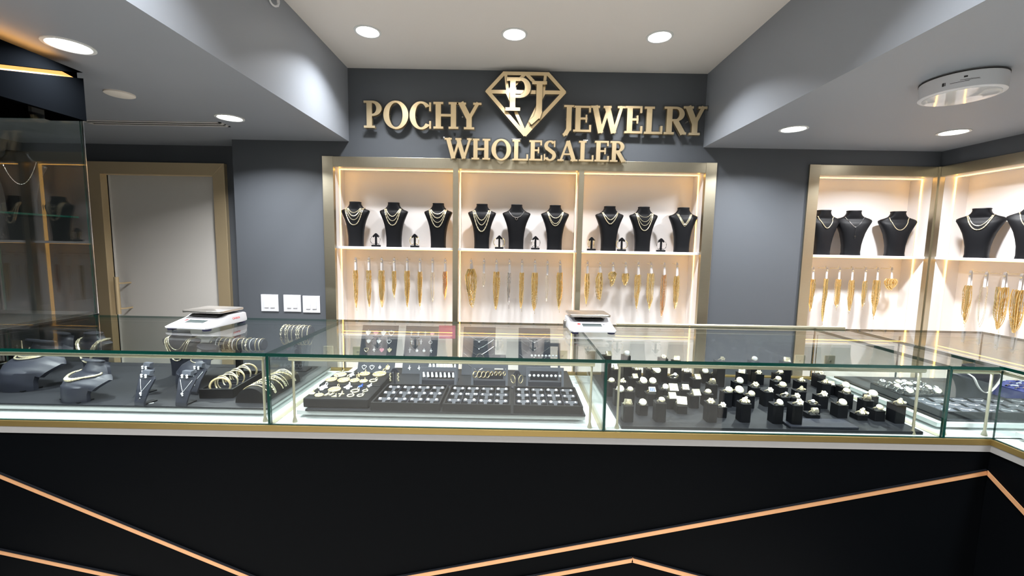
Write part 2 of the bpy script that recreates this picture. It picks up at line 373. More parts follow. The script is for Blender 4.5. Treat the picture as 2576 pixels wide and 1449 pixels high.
# ---------------- necklace busts on the shelves ----------------
PR = [(0,.052,.030,0),(.02,.051,.030,0),(.07,.052,.031,0),(.11,.056,.033,0),(.15,.063,.035,0),(.18,.072,.036,0),(.21,.084,.036,0),(.232,.094,.034,.001),(.243,.097,.030,.003),(.249,.090,.028,.004),(.255,.072,.028,.004),(.263,.058,.028,.004),(.273,.047,.028,.003),(.285,.040,.028,.002),(.297,.037,.028,.001)]
PR2 = [(0,.056,.036,0),(.02,.053,.036,0),(.07,.055,.038,0),(.11,.062,.040,0),(.15,.072,.041,0),(.18,.084,.040,0),(.21,.098,.037,0),(.228,.108,.032,.001),(.240,.108,.026,.005),(.249,.094,.025,.006),(.257,.072,.027,.005),(.265,.055,.028,.004),(.275,.046,.029,.003),(.286,.041,.029,.002),(.297,.040,.029,.001)]
def interp(P, z):
    for a, b in zip(P[:-1], P[1:]):
        if z <= b[0]:
            k = (z-a[0])/(b[0]-a[0]); return [a[i]+(b[i]-a[i])*k for i in (1,2,3)]
    return P[-1][1:]
def sec(P, z, n=28, e=3.0):
    w_, d_, yc = interp(P, z); out = []
    for j in range(n):
        a = 2*PI*j/n; c_, s_ = math.cos(a), math.sin(a)
        out.append((w_*abs(c_)**(2/e)*math.copysign(1,c_), yc+d_*abs(s_)**(2/e)*math.copysign(1,s_), z))
    return out
def front(P, x, z, e=3.0):
    w_, d_, yc = interp(P, z); q = min(abs(x)/w_, 1)
    return yc-d_*(1-q**e)**(1/e)
def bust_meshes(P, m='lea', nm='bust_body'):
    b = G().rings([sec(P,p[0]) for p in P]).mesh(nm, m, smooth=True)
    cp = G().rings([[(x*k,(y)*k,z) for x,y,_ in sec(P,.297)] for z,k in ((.297,1.0),(.298,1.05),(.302,1.05),(.304,1.0))]).mesh('neck_cap', m, smooth=True)
    return b, cp
BM1, BM2 = bust_meshes(PR), bust_meshes(PR2)
def chainr(r, kind):
    return {'plain':[r], 'link':[r,r*.55,r*.9], 'rope':[r,r*.62], 'curb':[r,r*.45]}[kind]
def necklace_mesh(P, hw, z0, drop, r, kind='link', p=2.2, extra=None, m='jewp', bar=None):
    g = G(); L_ = 2*math.hypot(hw, drop)*1.15; n = max(20, int(L_/(r*1.5))); pts = []
    for i in range(n+1):
        t = -1+2*i/n; x = hw*math.sin(t*PI/2)*(1-.0*t); z = z0-drop*(1-abs(math.sin(t*PI/2))**p)
        pts.append((x, front(P, x, z)-r*.8, z))
    # over the shoulders and behind the neck
    e1 = [(hw*1.0, interp(P,z0)[2]+.008, z0+.006),(hw*.8, .034, z0+.004)]
    pts = [(-a,b,c) for a,b,c in e1[::-1]]+pts+e1
    g.tube(pts, chainr(r,kind), 6)
    if extra:
        k, s_ = extra; z = z0-drop; y = front(P,0,z)-r*1.5
        if k == 'heart': g.tube([(s_*(.9*math.sin(a)**3), y-.001, z-s_*.9+s_*.8*(math.cos(a)-.35*math.cos(2*a)-.15*math.cos(3*a))) for a in [i*PI/10 for i in range(20)]], s_*.22, 6, True)
        if k == 'beads':
            for dx in (-1.6,0,1.6): g.lathe([(.001,-s_*1.6),(s_,-s_*1.5),(s_*.9,-s_*.6),(s_*.3,0),(.001,.0)],10,(dx*s_,y-.001,z))
        if k == 'plate': g.ball((0,y,z), s_, 8, .55, 1.9)
        if k == 'cross':
            g.tube([(0,y,z),(0,y,z-.055)], [.0012,.0007], 6)
            zz = z-.06; g.box((-.0012,y-.001,zz-.016),(.0012,y+.001,zz+.006)).box((-.006,y-.001,zz-.002),(.006,y+.001,zz+.0005))
    return g.mesh('necklace', m, smooth=True)
BAYN = ('left bay','middle bay','right bay')
def chains_of(spec, P, loc, rot, lab, grp, sc=1.0):
    for i, (hw, drop, r, kind, m, ex, p) in enumerate(spec):
        me = necklace_mesh(P, hw, .258, drop, r*1.25, kind, p, ex, m)
        met = {'jewp':'gold','jew':'yellow gold','silver':'silver','pearl':'white pearl'}[m]
        pos = ('' if len(spec) == 1 else ', %s strand' % ORD[i])
        tag(add('necklace', me, None, loc, (0,0,rot), sc), '%s %s necklace%s, %s' % (met, {'plain':'smooth','link':'link','rope':'rope','curb':'curb'}[kind], pos, lab), 'necklace', grp)
    return
J, JP, S_ = 'jew','jewp','silver'
WB = [  # top centre px, bay, descriptor, rotation, chains (half width, drop, radius, kind, material, extra, power)
 (895,'leftmost bust in the left bay',.0,[(.040,.030,.0022,'plain',JP,None,2.2),(.046,.052,.0024,'plain',JP,None,2.2),(.054,.078,.0026,'curb',JP,None,2.2),(.062,.112,.0033,'curb',JP,None,2.4)]),
 (991,'middle bust in the left bay',.0,[(.045,.050,.0025,'link',JP,None,2.0),(.050,.080,.0027,'link',JP,None,2.2),(.056,.110,.003,'link',JP,None,2.3)]),
 (1102.7,'right bust in the left bay',.0,[(.044,.030,.0024,'plain',JP,None,2.3),(.050,.056,.0028,'link',JP,None,2.2),(.055,.086,.0028,'curb',JP,None,2.3),(.060,.118,.003,'link',JP,None,2.1)]),
 (1212.3,'left bust in the middle bay',.0,[(.046,.066,.0026,'link',JP,None,2.0),(.052,.098,.0026,'rope',JP,None,2.0),(.060,.142,.0036,'link',JP,None,2.1)]),
 (1299,'middle bust in the middle bay',.0,[(.052,.042,.0014,'plain',S_,('heart',.010),2.4)]),
 (1395.7,'right bust in the middle bay',.0,[(.048,.042,.0022,'link',JP,None,2.2),(.051,.080,.0024,'link',JP,None,2.1),(.056,.094,.0024,'link',JP,None,2.1)]),
 (1532.2,'left bust in the right bay',.0,[(.047,.048,.0024,'rope',JP,('plate',.004),1.7),(.053,.076,.003,'rope',JP,('plate',.005),1.7)]),
 (1617.8,'middle bust in the right bay',.0,[(.046,.026,.0011,'plain',JP,None,2.2),(.050,.056,.0012,'plain',JP,None,2.2),(.054,.082,.0016,'plain',JP,None,2.2),(.059,.116,.0027,'rope',JP,None,2.2)]),
 (1717.4,'right bust in the right bay',.0,[(.040,.066,.0014,'rope',JP,('beads',.004),1.35),(.046,.074,.0014,'rope',JP,None,1.35),(.051,.082,.0014,'rope',JP,None,1.4)]),
]
def bust(loc, rot, label, meshes=BM1, sc=1.0, grp=None):
    t = thing('necklace_bust', label, 'necklace display bust', loc, rot, grp); t.scale = sc if hasattr(sc,'__len__') else (sc,)*3
    add('bust_body', meshes[0], t); add('neck_cap', meshes[1], t); return t
YS = YB+.085
for px, lab, rot, spec in WB:
    p = onY(px, 565, YS); loc = (p.x, YS, 1.478)
    bust(loc, rot, 'black necklace bust, %s of the wall cabinet' % lab, grp='busts in the wall cabinet')
    chains_of(spec, PR, loc, rot, lab+', wall cabinet', 'necklaces in the wall cabinet')
for px, lab, rot, spec in [(2068,'leftmost bust in the corner cabinet',.0,[(.052,.078,.0028,'rope',JP,('plate',.004),1.7)]),
   (2143,'middle bust in the corner cabinet',-.25,[(.056,.068,.0016,'link',S_,('cross',.01),1.3)]),
   (2254,'right bust in the corner cabinet',-.30,[(.054,.082,.0024,'rope',JP,None,2.2)])]:
    p = onY(px, 590, YS); loc = (p.x, YS, 1.478)
    bust(loc, rot, 'black curved necklace bust, %s' % lab, BM2, grp='busts in the corner cabinets')
    chains_of(spec, PR2, loc, rot, lab, 'necklaces in the corner cabinets')
for px, lab, rot, spec in [(2455,'left bust on the right wall shelf',-PI/2+.55,[(.050,.062,.0022,'rope',JP,None,2.2),(.056,.086,.0034,'rope',JP,None,2.2)]),
   (2590,'bust cut by the right photo edge',-PI/2+.45,[(.054,.086,.0026,'rope',JP,None,2.2)])]:
    p = onX(px, 600, X1+.07); loc = (X1+.085, p.y, 1.478)
    bust(loc, rot, 'black curved necklace bust, %s' % lab, BM2, grp='busts in the corner cabinets')
    chains_of(spec, PR2, loc, rot, lab, 'necklaces in the corner cabinets')

# ---------------- hoop earring stands on the shelves ----------------
g = G().box((-.029,-.013,0),(.029,.013,.013)); sb = g.mesh('stand_base','lea',.003)
g = G(); g.box((-.0062,-.005,.013),(.0062,.005,.080)); sp = g.mesh('stand_post','lea',.001)
g = G(); g.prism([(-.024,.071),(-.017,.063),(0,.078),(.017,.063),(.024,.071),(.003,.092),(-.003,.092)], lambda u,v,dd:(u,dd,v), -.007,.007); sa = g.mesh('stand_arm','lea',.001)
def hoopstand(loc, rot, label, grp, sc=1.0, first=[None]):
    if first[0] is None:
        t = thing('earring_stand', label, 'earring stand', loc, rot, grp); add('stand_base', sb, t); add('stand_post', sp, t); add('stand_arm', sa, t)
        t.scale = (sc,)*3; first[0] = t; return t
    return dup(first[0], loc, rot, sc, label, grp)
def hoop(loc, R, rotz, label, grp, m=JP, r=.0011, squash=.85, tilt=0):
    me = G().torus(R, r, n=28, m=6, a0=PI/2+.12, a1=PI/2+2*PI-.12, sx=squash).mesh('hoop_earring', m, smooth=True)
    return tag(add('hoop_earring', me, None, loc, (0,tilt,rotz)), label, 'earring', grp)
for k, (px, r1, r2, lab) in enumerate([(946,.7,-.7,'left bay, left stand'),(1043.5,1.0,-.9,'left bay, right stand'),(1256,.35,-.4,'middle bay, left stand'),(1347,1.1,-.9,'middle bay, right stand'),
     (1488,1.0,1.35,'right bay, left stand'),(1564,.2,-.6,'right bay, middle stand'),(1663,.7,-.9,'right bay, right stand')]):
    p = onY(px, 610, YB+.045); loc = Vector((p.x, YB+.045, 1.478))
    hoopstand(loc, 0, 'small black earring stand on the wall cabinet shelf, %s' % lab, 'hoop stands on the wall cabinet shelf')
    for s_, rr in ((-1,r1),(1,r2)):
        R_ = .027 if k not in (4,) else .024
        hoop(loc+Vector((s_*.0165,-.002,.072-R_)), R_, rr, '%s gold hoop earring, wall cabinet shelf, %s' % (('left','right')[s_>0], lab), 'hoop earrings on the wall cabinet shelf', J if k%3 else S_, r=.0021)

# ---------------- chain bundles on hooks ----------------
def strands(style, seed, w_, Lt):
    """hanging loops of chain: from z=0 down to -Lt, total width w_"""
    rnd = random.Random(seed); g = G()
    n = {'g':13,'d':18,'t':15,'r':10,'n':2,'s':9,'b':12,'c':15}[style]
    r = {'g':.0020,'d':.0021,'t':.0025,'r':.0020,'n':.0014,'s':.0018,'b':.0038,'c':.0038}[style]
    for i in range(n):
        fx = -1+2*(i+.5)/n; half = w_*.5*(.15+.28*rnd.random()); cx = fx*w_*.36; L_ = Lt*(1-.55*rnd.random()*abs(fx)**1.3); yy = rnd.uniform(-.006,.006)
        if style == 'n': half = w_*.42; cx = 0; L_ = Lt*(1-.06*i)
        if style == 'c': L_ = Lt*(.6+.4*rnd.random()); yy *= 2.2; half = w_*.4
        if style == 'b': half = w_*(.22+.26*rnd.random()); cx *= .7; L_ = Lt*(1-.45*rnd.random())
        pts = []; m_ = max(16, int(L_*2/(r*2.2))); m_ = min(m_, 150); tw = rnd.uniform(-.5,.5); top = rnd.uniform(0,.004)
        for j in range(m_+1):
            u = j/m_; a = PI*u; dz = math.sin(a)**(.55 if L_ > .1 else .8)
            s_ = math.cos(a); cap = 1-.7*dz**14 if style != 'b' else 1-.35*dz**3
            if dz < .12: cap *= .55+.45*dz/.12
            x = (cx*(1-.7*dz**7)+half*s_*cap) if style != 'b' else cx+half*s_*cap*min(1,.45+3*dz)
            pts.append((x+.0012*math.sin(9*dz+tw*9), yy+s_*.004-.003, top-L_*dz))
        g.tube(pts, [r, r*.5] if style in 'gdnsrc' else [r,r*.75,r*.45], 5)
    if style in 'gts':      # a few loose ends
        g.tube([(w_*.05,0,-Lt*.9),(w_*.08,0,-Lt*1.03),(w_*.1,0,-Lt*1.08)],[r*.6,r*.3],5)
    return g.mesh('chain_strands', {'g':'jew','d':'jew','t':'jew','r':'rose','n':JP,'s':S_,'b':'jew','c':'jew'}[style], smooth=True)
SN = {'g':'slim','d':'dense','t':'textured','r':'rose gold tinged','n':'thin few-strand','s':'silver','b':'thick rope','c':'short balled'}
def bundle(P0, topz, botz, w_, style, label, grp, seed, rot=0):
    """P0 hook point; strands start topz and end botz"""
    t = thing('chain_bundle', label, 'chain bundle', P0, rot, grp)
    h = P0.z-topz; g = G(); bw = .0065
    g.tube([(0,0,-.002),(0,-.003,-.012),(0,-.0045,-h-.002)], bw, 4, flat=.13, up=(0,1,0))
    g.tube([(0,.0,-.002),(.003,.003,-.012),(w_*.18,.003,-h+.003)], bw*.9, 4, flat=.12, up=(0,1,0))
    add('band', g.mesh('band','tagw'), t)
    add('band_snap', G().ball((0,-.006,-.026),.0055,10,1.0).mesh('band_snap','jewp',smooth=True), t)
    me = strands(style, seed, w_, topz-botz); add('chain_strands', me, t, (0,0,-h))
for L_, cab, ordn in ((BA,'left bay','wall cabinet'),(BB,'middle bay','wall cabinet'),(BC,'right bay','wall cabinet'),(BD,'','corner cabinet')):
    for i, (x, ya, yb_, yc_, wp, st) in enumerate(L_):
        p = onY(x, ya, YH); q = onY(x, yb_, YH); e = onY(x, yc_, YH)
        bundle(Vector((p.x,YB+.082,p.z+.012)), q.z, e.z, wp*YH/FPX*.95, st, '%s bundle of gold chains, %s hook%s of the %s' % (SN[st], ORD[i], (', '+cab) if cab else '', ordn) if st != 's' else
               'grey silver chain bundle among gold ones, fourth hook, middle bay, wall cabinet', 'chain bundles on the %s hooks' % ordn, 31*i+len(cab))
for i, (x, ya, yb_, yc_, wp, st) in enumerate(BE):
    p = onX(x, ya, X1+.09); q = onX(x, yb_, X1+.09); e = onX(x, yc_, X1+.09)
    bundle(Vector((X1+.082,p.y,p.z+.012)), q.z, e.z, wp*.0023, st, '%s bundle of gold chains on the right wall cabinet, %s hook' % (SN[st], ORD[i]), 'chain bundles on the right wall hooks', 77+i, -PI/2+.3)

# ---------------- sign ----------------
def off(poly, d):
    if d == 0: return poly
    n = len(poly); A = sum(poly[i][0]*poly[(i+1)%n][1]-poly[(i+1)%n][0]*poly[i][1] for i in range(n)); s_ = 1 if A > 0 else -1; out = []
    for i in range(n):
        a, b, c = Vector(poly[i-1]), Vector(poly[i]), Vector(poly[(i+1)%n])
        n1 = Vector(((b-a).y,-(b-a).x)).normalized()*s_; n2 = Vector(((c-b).y,-(c-b).x)).normalized()*s_
        m_ = (n1+n2); m_ = m_/max(m_.length_squared/2, .35); out.append(tuple(b+m_*d))
    return out
def seg(x0,y0,x1,y1,w_):
    d = Vector((x1-x0,y1-y0)).normalized(); n = Vector((-d.y,d.x))*w_/2
    return [(x0+n.x,y0+n.y),(x0-n.x,y0-n.y),(x1-n.x,y1-n.y),(x1+n.x,y1+n.y)]
def R4(a,b,c,d): return [(a,b),(c,b),(c,d),(a,d)]
def arc(cx,cy,rx,ry,a0,a1,wv,wh,n=18):
    """ring pieces; wv stroke width at the sides, wh at top and bottom"""
    out = []
    for i in range(n):
        q = []
        for a, k in ((a0+(a1-a0)*i/n,0),(a0+(a1-a0)*(i+1)/n,0),(a0+(a1-a0)*(i+1)/n,1),(a0+(a1-a0)*i/n,1)):
            q.append((cx+(rx-k*wv)*math.cos(a), cy+(ry-k*wh)*math.sin(a)))
        out.append(q)
    return out
T, SF = .205, .082
def serif(cx, y, w_, up): return R4(cx-w_/2, y if up else y-SF, cx+w_/2, y+SF if up else y)
def glyph(ch, W):
    t, s = T, SF; D = []
    if ch == 'P': c = .22; D = [R4(c-t/2,0,c+t/2,1), serif(c,0,.42,1), R4(c-.21,1-s,c+.1,1)]+arc(W-.36,.72,.36,.28,-PI/2,PI/2,t,s,14)+[R4(c,1-s,W-.36,1),R4(c,.44,W-.36,.44+s)]
    if ch == 'O': D = arc(W/2,.5,W/2,.515,0,2*PI,t*1.05,s*.9,32)
    if ch == 'C': D = arc(W*.52,.5,W*.52,.515,.72,2*PI-.72,t*1.05,s*.95,26)+[R4(W-.10,.66,W-.03,.98),R4(W-.10,.02,W-.03,.30)]
    if ch == 'H':
        a, b = .2, W-.2; D = [R4(a-t/2,0,a+t/2,1),R4(b-t/2,0,b+t/2,1),R4(a,.46,b,.46+s*1.15)]+[serif(c,y,.38,u) for c in (a,b) for y,u in ((0,1),(1,0))]
    if ch == 'Y': D = [seg(.15,1,W/2,.40,t*1.02),seg(W-.13,1,W/2,.40,t*.62),R4(W/2-t/2,0,W/2+t/2,.47),serif(W/2,0,.40,1),serif(.17,1,.36,0),serif(W-.16,1,.32,0)]
    if ch == 'J': c = W-.22; D = [R4(c-t/2,0,c+t/2,1),serif(c,1,.42,0)]+[seg(c-.01,.06,c-.14,-.17,t*.85),seg(c-.12,-.13,c-.22,-.19,t*.6)]
    if ch == 'E': c = .2; D = [R4(c-t/2,0,c+t/2,1),R4(.02,0,W,s),R4(.02,1-s,W-.03,1),R4(c,.47,W-.16,.47+s),R4(W-.17-s*.8,.36,W-.17,.66),seg(W-.02,.0,W-.02,.0001,.01) if 0 else R4(W-s,0,W,.27),R4(W-.03-s,.75,W-.03,1)]
    if ch == 'L': c = .2; D = [R4(c-t/2,0,c+t/2,1),R4(.02,0,W,s),serif(c,1,.38,0),R4(W-s,0,W,.30)]
    if ch == 'W': D = [seg(.16,1,W*.31,0,t),seg(W*.52,.92,W*.31,0,t*.55),seg(W*.48,.98,W*.69,0,t),seg(W-.12,1,W*.69,0,t*.55),serif(.17,1,.36,0),serif(W*.49,1,.30,0),serif(W-.13,1,.30,0)]
    if ch == 'R': c = .2; D = [R4(c-t/2,0,c+t/2,1),serif(c,0,.38,1),R4(.0,1-s,c,1)]+arc(W-.42,.735,.33,.265,-PI/2,PI/2,t*.95,s,14)+[R4(c,1-s,W-.42,1),R4(c,.47,W-.42,.47+s),seg(W-.42,.5,W-.12,0.02,t*.95),R4(W-.2,0,W,s)]
    if ch == 'A': D = [seg(W*.5,1,W-.16,0,t),seg(W*.5,1,.14,0,t*.52),R4(W*.27,.30,W*.73,.30+s),serif(.15,0,.32,1),serif(W-.16,0,.36,1)]
    if ch == 'S':
        D = arc(W*.5,.745,W*.44,.26,.55,PI*1.35,t*.9,s,14)+arc(W*.5,.255,W*.46,.265,-PI+.45,PI*.38,t*.95,s,14)+[seg(W*.2,.66,W*.80,.36,t*.92),R4(W-.15,.68,W-.08,.99),R4(.03,.01,.10,.33)]
    return D
YSG = YB-.05
def letter(ch, x0, x1, yt, yb_, label, word):
    a = onY(x0,yb_,YSG); b = onY(x1,yb_,YSG); c = onY(x0,yt,YSG); H = c.z-a.z; W = (b.x-a.x)/H
    P = glyph(ch, W); t = thing('sign_letter', label, 'sign letter', (a.x,YSG,a.z), 0, word)
    fn = lambda u,v,dd: (u*H,dd,v*H)
    add('gold_face', G().union(P,fn,-.004,0).mesh('gold_face','signg'), t)
    add('gold_return', G().union(P,fn,.012,.022).mesh('gold_return','signg'), t)
    add('clear_backing', G().union([off(q,.009/H) for q in P],fn,.001,.010).mesh('clear_backing','acry'), t)
    g = G()
    for u, v in ((W/2 if ch not in 'OCHPREFLYW' else .2,.5),): g.tube([fn(u,v,.02),fn(u,v,.05)],.004,8)
    add('standoff', g.mesh('standoff','steel',smooth=True), t)
S1 = lambda L_: [(c, 880+a/2.74, 880+b/2.74, 150+y0/2.74, 150+y1/2.74) for c,a,b,y0,y1 in L_]
for word, L_ in (('POCHY',S1([('P',97,222,283,470),('O',233,405,285,475),('C',413,566,290,478),('H',575,750,292,476),('Y',738,906,296,480)])),
                 ('JEWELRY',S1([('J',1440,1545,313,488),('E',1535,1662,318,497),('W',1655,1890,318,505),('E',1888,2014,320,508),('L',2022,2152,324,512),('R',2160,2316,324,515),('Y',2292,2452,322,520)])),
                 ('WHOLESALER',S1([('W',655,845,540,680),('H',838,968,545,688),('O',975,1110,548,692),('L',1118,1228,553,694),('E',1232,1326,556,695),('S',1332,1424,558,696),('A',1432,1566,560,698),('L',1574,1678,560,700),('E',1682,1784,560,702),('R',1790,1900,562,704)]))):
    for i, (ch,a,b,y0,y1) in enumerate(L_):
        letter(ch,a,b,y0,y1,'gold mirror letter %s, %s letter of the word %s on the grey wall' % (ch,ORD[i],word),'letters of the word %s' % word)
em0 = onY(1200+155/7.246,160+1345/7.246,YSG); kx = YSG/FPX/7.246
def E_(x,y): p = onY(1200+x/7.246,160+y/7.246,YSG); return ((p.x-em0.x),(p.z-em0.z))
def es(x0,y0,x1,y1,w_): a, b = E_(x0,y0), E_(x1,y1); return seg(*a,*b,w_*kx)
fr = [es(478,180,1305,196,58),es(500,175,180,520,60),es(1285,185,1600,540,62),es(175,490,880,1310,66),es(1600,515,862,1310,66),es(200,516,1580,533,62),es(520,180,560,520,50),es(1250,190,1210,530,50),es(880,185,570,520,56),es(890,185,1215,530,56),es(545,520,870,1260,56),es(1225,530,870,1260,56)]
t = thing('sign_emblem','gold diamond outline emblem with the letters PJ above the wall cabinet','sign emblem',em0)
fe = lambda u,v,dd: (u,dd,v)
add('diamond_frame', G().union(fr,fe,-.006,0).mesh('diamond_frame','signg'), t)
add('clear_backing', G().union([off(q,.010) for q in fr],fe,.001,.010).mesh('clear_backing','acry'), t)
add('diamond_return', G().union([off(q,-.003) for q in fr],fe,.014,.024).mesh('diamond_return','signg'), t)
def er(x0,y0,x1,y1): a,b = E_(x0,y1),E_(x1,y0); return R4(a[0],a[1],b[0],b[1])
bc = E_(800,468); rx = E_(978,468)[0]-bc[0]; ry = E_(800,285)[1]-bc[1]
pl = [er(598,290,706,880),er(518,828,784,882),er(545,285,800,345),er(700,600,800,652)]+arc(bc[0],bc[1],rx,ry,-PI/2,PI/2,rx*.6,ry*.34,16)
jl = [er(1072,360,1190,900),er(1002,355,1270,408),es(1130,880,1085,1010,112),es(1100,985,965,1105,80)]
for nm, q in (('monogram_p',pl),('monogram_j',jl)):
    add(nm, G().union(q,fe,-.030,-.024).mesh(nm,'signg'), t); add(nm+'_backing', G().union([off(z,.006) for z in q],fe,-.023,-.012).mesh('clear_backing','acry'), t)
g = G()
for u, v in (E_(900,195),E_(900,1290),E_(240,520),E_(1560,530)): g.tube([(u,.02,v),(u,.05,v)],.004,8)
add('standoff', g.mesh('standoff','steel',smooth=True), t)
# ---------------- glass counter ----------------
J = 'jewc'
YF, YK, ZT, ZDK = 1.43, 2.10, 1.114, .856       # front, back, glass top, deck
# scale_about_camera() at the end scales counter and tall case by K about the camera
K = .855; ZFL = 1.5-1.5/K
BEFORE = set(SC.objects)
XC = 1.69                                        # inner corner of the right wing
base = thing('counter_base','long black counter base with copper zigzag inlays and pale top trim','display counter')
g = G().box((-2.6,YF+.004,-.18),(2.34,YK,.808)).box((XC+.004,-.4,-.18),(2.34,YF+.003,.808)); add('black_body', g.mesh('black_body','black'), base)
g = G().box((-2.6,YF+.03,ZFL),(2.3,YK-.03,-.18)).box((XC+.03,-.4,ZFL),(2.3,YF+.029,-.18)); add('kick_base', g.mesh('kick_base','dark'), base)
g = G().box((-2.6,YF-.002,.808),(2.36,YK,.833)).box((XC-.002,-.4,.808),(2.36,YF,.833)); add('pale_trim', g.mesh('pale_trim','trimw',.001), base)
g = G().box((-2.6,YF-.004,.833),(2.36,YK,ZDK-.002)).box((XC-.004,-.4,.833),(2.36,YF,ZDK-.002)); add('gold_trim', g.mesh('gold_trim','trimg',.0008), base)
def inlay(a, b, W_=.019):
    a, b = Vector(a), Vector(b); d = (b-a).normalized(); n = Vector((-d.y,d.x)); g = G()
    # shallow trough: copper back, dark lip above put in as the groove's shade line
    q = [a+n*W_/2, a-n*W_/2, b-n*W_/2, b+n*W_/2]
    g.prism([tuple(v) for v in q], lambda u,v,dd: (u,dd,v), YF-.0005, YF+.003)
    add('copper_inlay', g.mesh('copper_inlay','copper'), base)
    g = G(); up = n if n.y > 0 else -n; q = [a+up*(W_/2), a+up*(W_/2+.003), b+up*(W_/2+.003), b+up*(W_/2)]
    g.prism([tuple(v) for v in q], lambda u,v,dd: (u,dd,v), YF-.004, YF+.003); add('groove_shade_lip', g.mesh('groove_shade_lip','lea'), base)
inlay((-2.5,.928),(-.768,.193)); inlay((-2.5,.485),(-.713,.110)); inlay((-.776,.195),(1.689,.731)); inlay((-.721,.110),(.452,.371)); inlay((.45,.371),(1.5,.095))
g = G(); g.prism([(YF,.739),(YF,.722),(.3,.03),(.3,.05)], lambda u,v,dd: (dd,u,v), XC-.0005, XC+.003); add('copper_inlay', g.mesh('copper_inlay','copper'), base)

def pane(a, b, thin, em='edge'):
    """glass slab; faces not normal to the thin axis are green edges"""
    g = G().box(a, b); bmesh.ops.recalc_face_normals(g.bm, faces=g.bm.faces)
    for f in g.bm.faces: f.material_index = 0 if abs(f.normal[thin]) > .9 else 1
    me = bpy.data.meshes.new('glass_pane'); g.bm.to_mesh(me); g.bm.free(); me.materials.append(M['glass']); me.materials.append(M[em]); return me
def poly_pane(poly, z0, z1):
    g = G(); g.prism(poly, lambda u,v,dd: (u,v,dd), z0, z1); bmesh.ops.recalc_face_normals(g.bm, faces=g.bm.faces)
    for f in g.bm.faces: f.material_index = 0 if abs(f.normal.z) > .9 else 1
    me = bpy.data.meshes.new('glass_top'); g.bm.to_mesh(me); g.bm.free(); me.materials.append(M['glass']); me.materials.append(M['edge']); return me
def arealight(parent, loc, size, size_y, energy, col, rot, spread=160):
    l = bpy.data.lights.new('case_lamp','AREA'); l.shape = 'RECTANGLE'; l.size = size; l.size_y = size_y; l.energy = energy; l.color = col; l.spread = math.radians(spread)
    return add('led_light', l, parent, loc, rot)
def showcase(label, xa, xb, rod=(None,None), right_pane=True, left_pane=False, posts=True, platform=True, tops=None, yend=None, kpow=1.0):
    t = thing('glass_showcase', label, 'glass showcase', ((xa+xb)/2, YF, ZDK)); ox = (xa+xb)/2
    def L(v): return (v[0]-ox, v[1]-YF, v[2]-ZDK)
    def pa(nm, a, b, th): add(nm, pane(L(a),L(b),th), t)
    add('white_deck', bx(L((xa+.004,YF+.010,ZDK-.002)),L((xb-.004,YK-.02,ZDK)),'white'), t)
    pa('front_pane',(xa+.0055,YF,ZDK),(xb-.0055,YF+.008,ZT-.013),1)
    if right_pane: pa('side_pane',(xb-.0045,YF,ZDK),(xb+.0045,YK-.005,ZT-.012),0)
    if left_pane: pa('side_pane',(xa-.0045,YF,ZDK),(xa+.0045,YK-.005,ZT-.012),0)
    add('glass_top', tops if tops else pane(L((xa-.003,YF-.002,ZT-.011)),L((xb-.004,YK,ZT)),2), t)
    ra, rb = rod
    g = G(); g.tube([L((ra,YF+.019,ZT-.021)),L((rb,YF+.019,ZT-.021))],.0098,14); add('light_rail', g.mesh('light_rail','rod',smooth=True), t)
    add('led_strip', bx(L((ra+.01,YF+.029,ZT-.025)),L((rb-.01,YF+.032,ZT-.015)),'coolled'), t)
    arealight(t, L(((ra+rb)/2,YF+.026,ZT-.033)), (rb-ra)-.03, .008, W_CASE*(rb-ra)*kpow, (.86,.94,1.0), (math.radians(28),0,0))
    if posts:
        for x in (ra+.008, rb-.008):
            cp = add('corner_post', G().lathe([(.0042,.018),(.0042,ZT-ZDK-.028)],14,L((x,YF+.026,ZDK))).mesh('corner_post','rod',smooth=True), t); add('post_foot', G().lathe([(.0085,0),(.0085,.004),(.005,.016),(.0043,.020)],14,L((x,YF+.026,ZDK))).mesh('post_foot','rod',smooth=True), cp)
    g = G(); g.box(L((xa+.006,YK-.028,ZDK)),L((xb-.006,YK-.004,ZDK+.012))); add('rear_rail', g.mesh('rear_rail','trimg'), t)
    for x in (xa+.075, xb-.075):
        hp_ = add('hinge_plate', bx(L((x-.025,YK-.024,ZDK+.07)),L((x+.025,YK-.018,ZDK+.125)),'jewp',bevel=.001), t); add('hinge_screw', G().tube([L((x,YK-.024,ZDK+.0975)),L((x,YK-.0265,ZDK+.0975))],.005,12).mesh('hinge_screw','steel'), hp_)
    pa('rear_door',(xa+.01,YK-.016,ZDK+.012),((xa+xb)/2-.002,YK-.010,ZT-.03),1)
    pa('rear_door',((xa+xb)/2+.002,YK-.016,ZDK+.012),(xb-.01,YK-.010,ZT-.03),1)
    g = G().box(L((xb-.012,YF+.012,ZDK)),L((xb+.012,YK-.03,ZDK+.0015))); add('gold_floor_strip', g.mesh('gold_floor_strip','rod'), t)
    if platform:
        a, b = platform; g = G().box(L((a,YF+.065,ZDK+.012)),L((b,YK-.05,ZDK+.028))).box(L((a+.02,YF+.085,ZDK)),L((b-.02,YK-.06,ZDK+.012)))
        add('white_platform', g.mesh('white_platform','white'), t)
    return t
XA, XB2, XD = -.853, .327, 1.52
showcase('left glass showcase with busts, bangles and bracelets under the first scale',-2.58,XA,(-2.5,-.876),platform=(-2.5,-.905),left_pane=True,kpow=.72)
showcase('middle glass showcase holding pendant and earring trays',XA,XB2,(-.785,.290),platform=(-.79,.272))
showcase('glass showcase filled with rings on black blocks',XB2,XD,(.372,1.445),platform=None,kpow=1.0)
ox = (XD+2.36)/2
tp = poly_pane([(x-ox,y-YF) for x,y in ((XD-.003,YF-.002),(1.697,YF-.002),(1.697,YK),(XD-.003,YK))], ZT-.011-ZDK, ZT-ZDK)
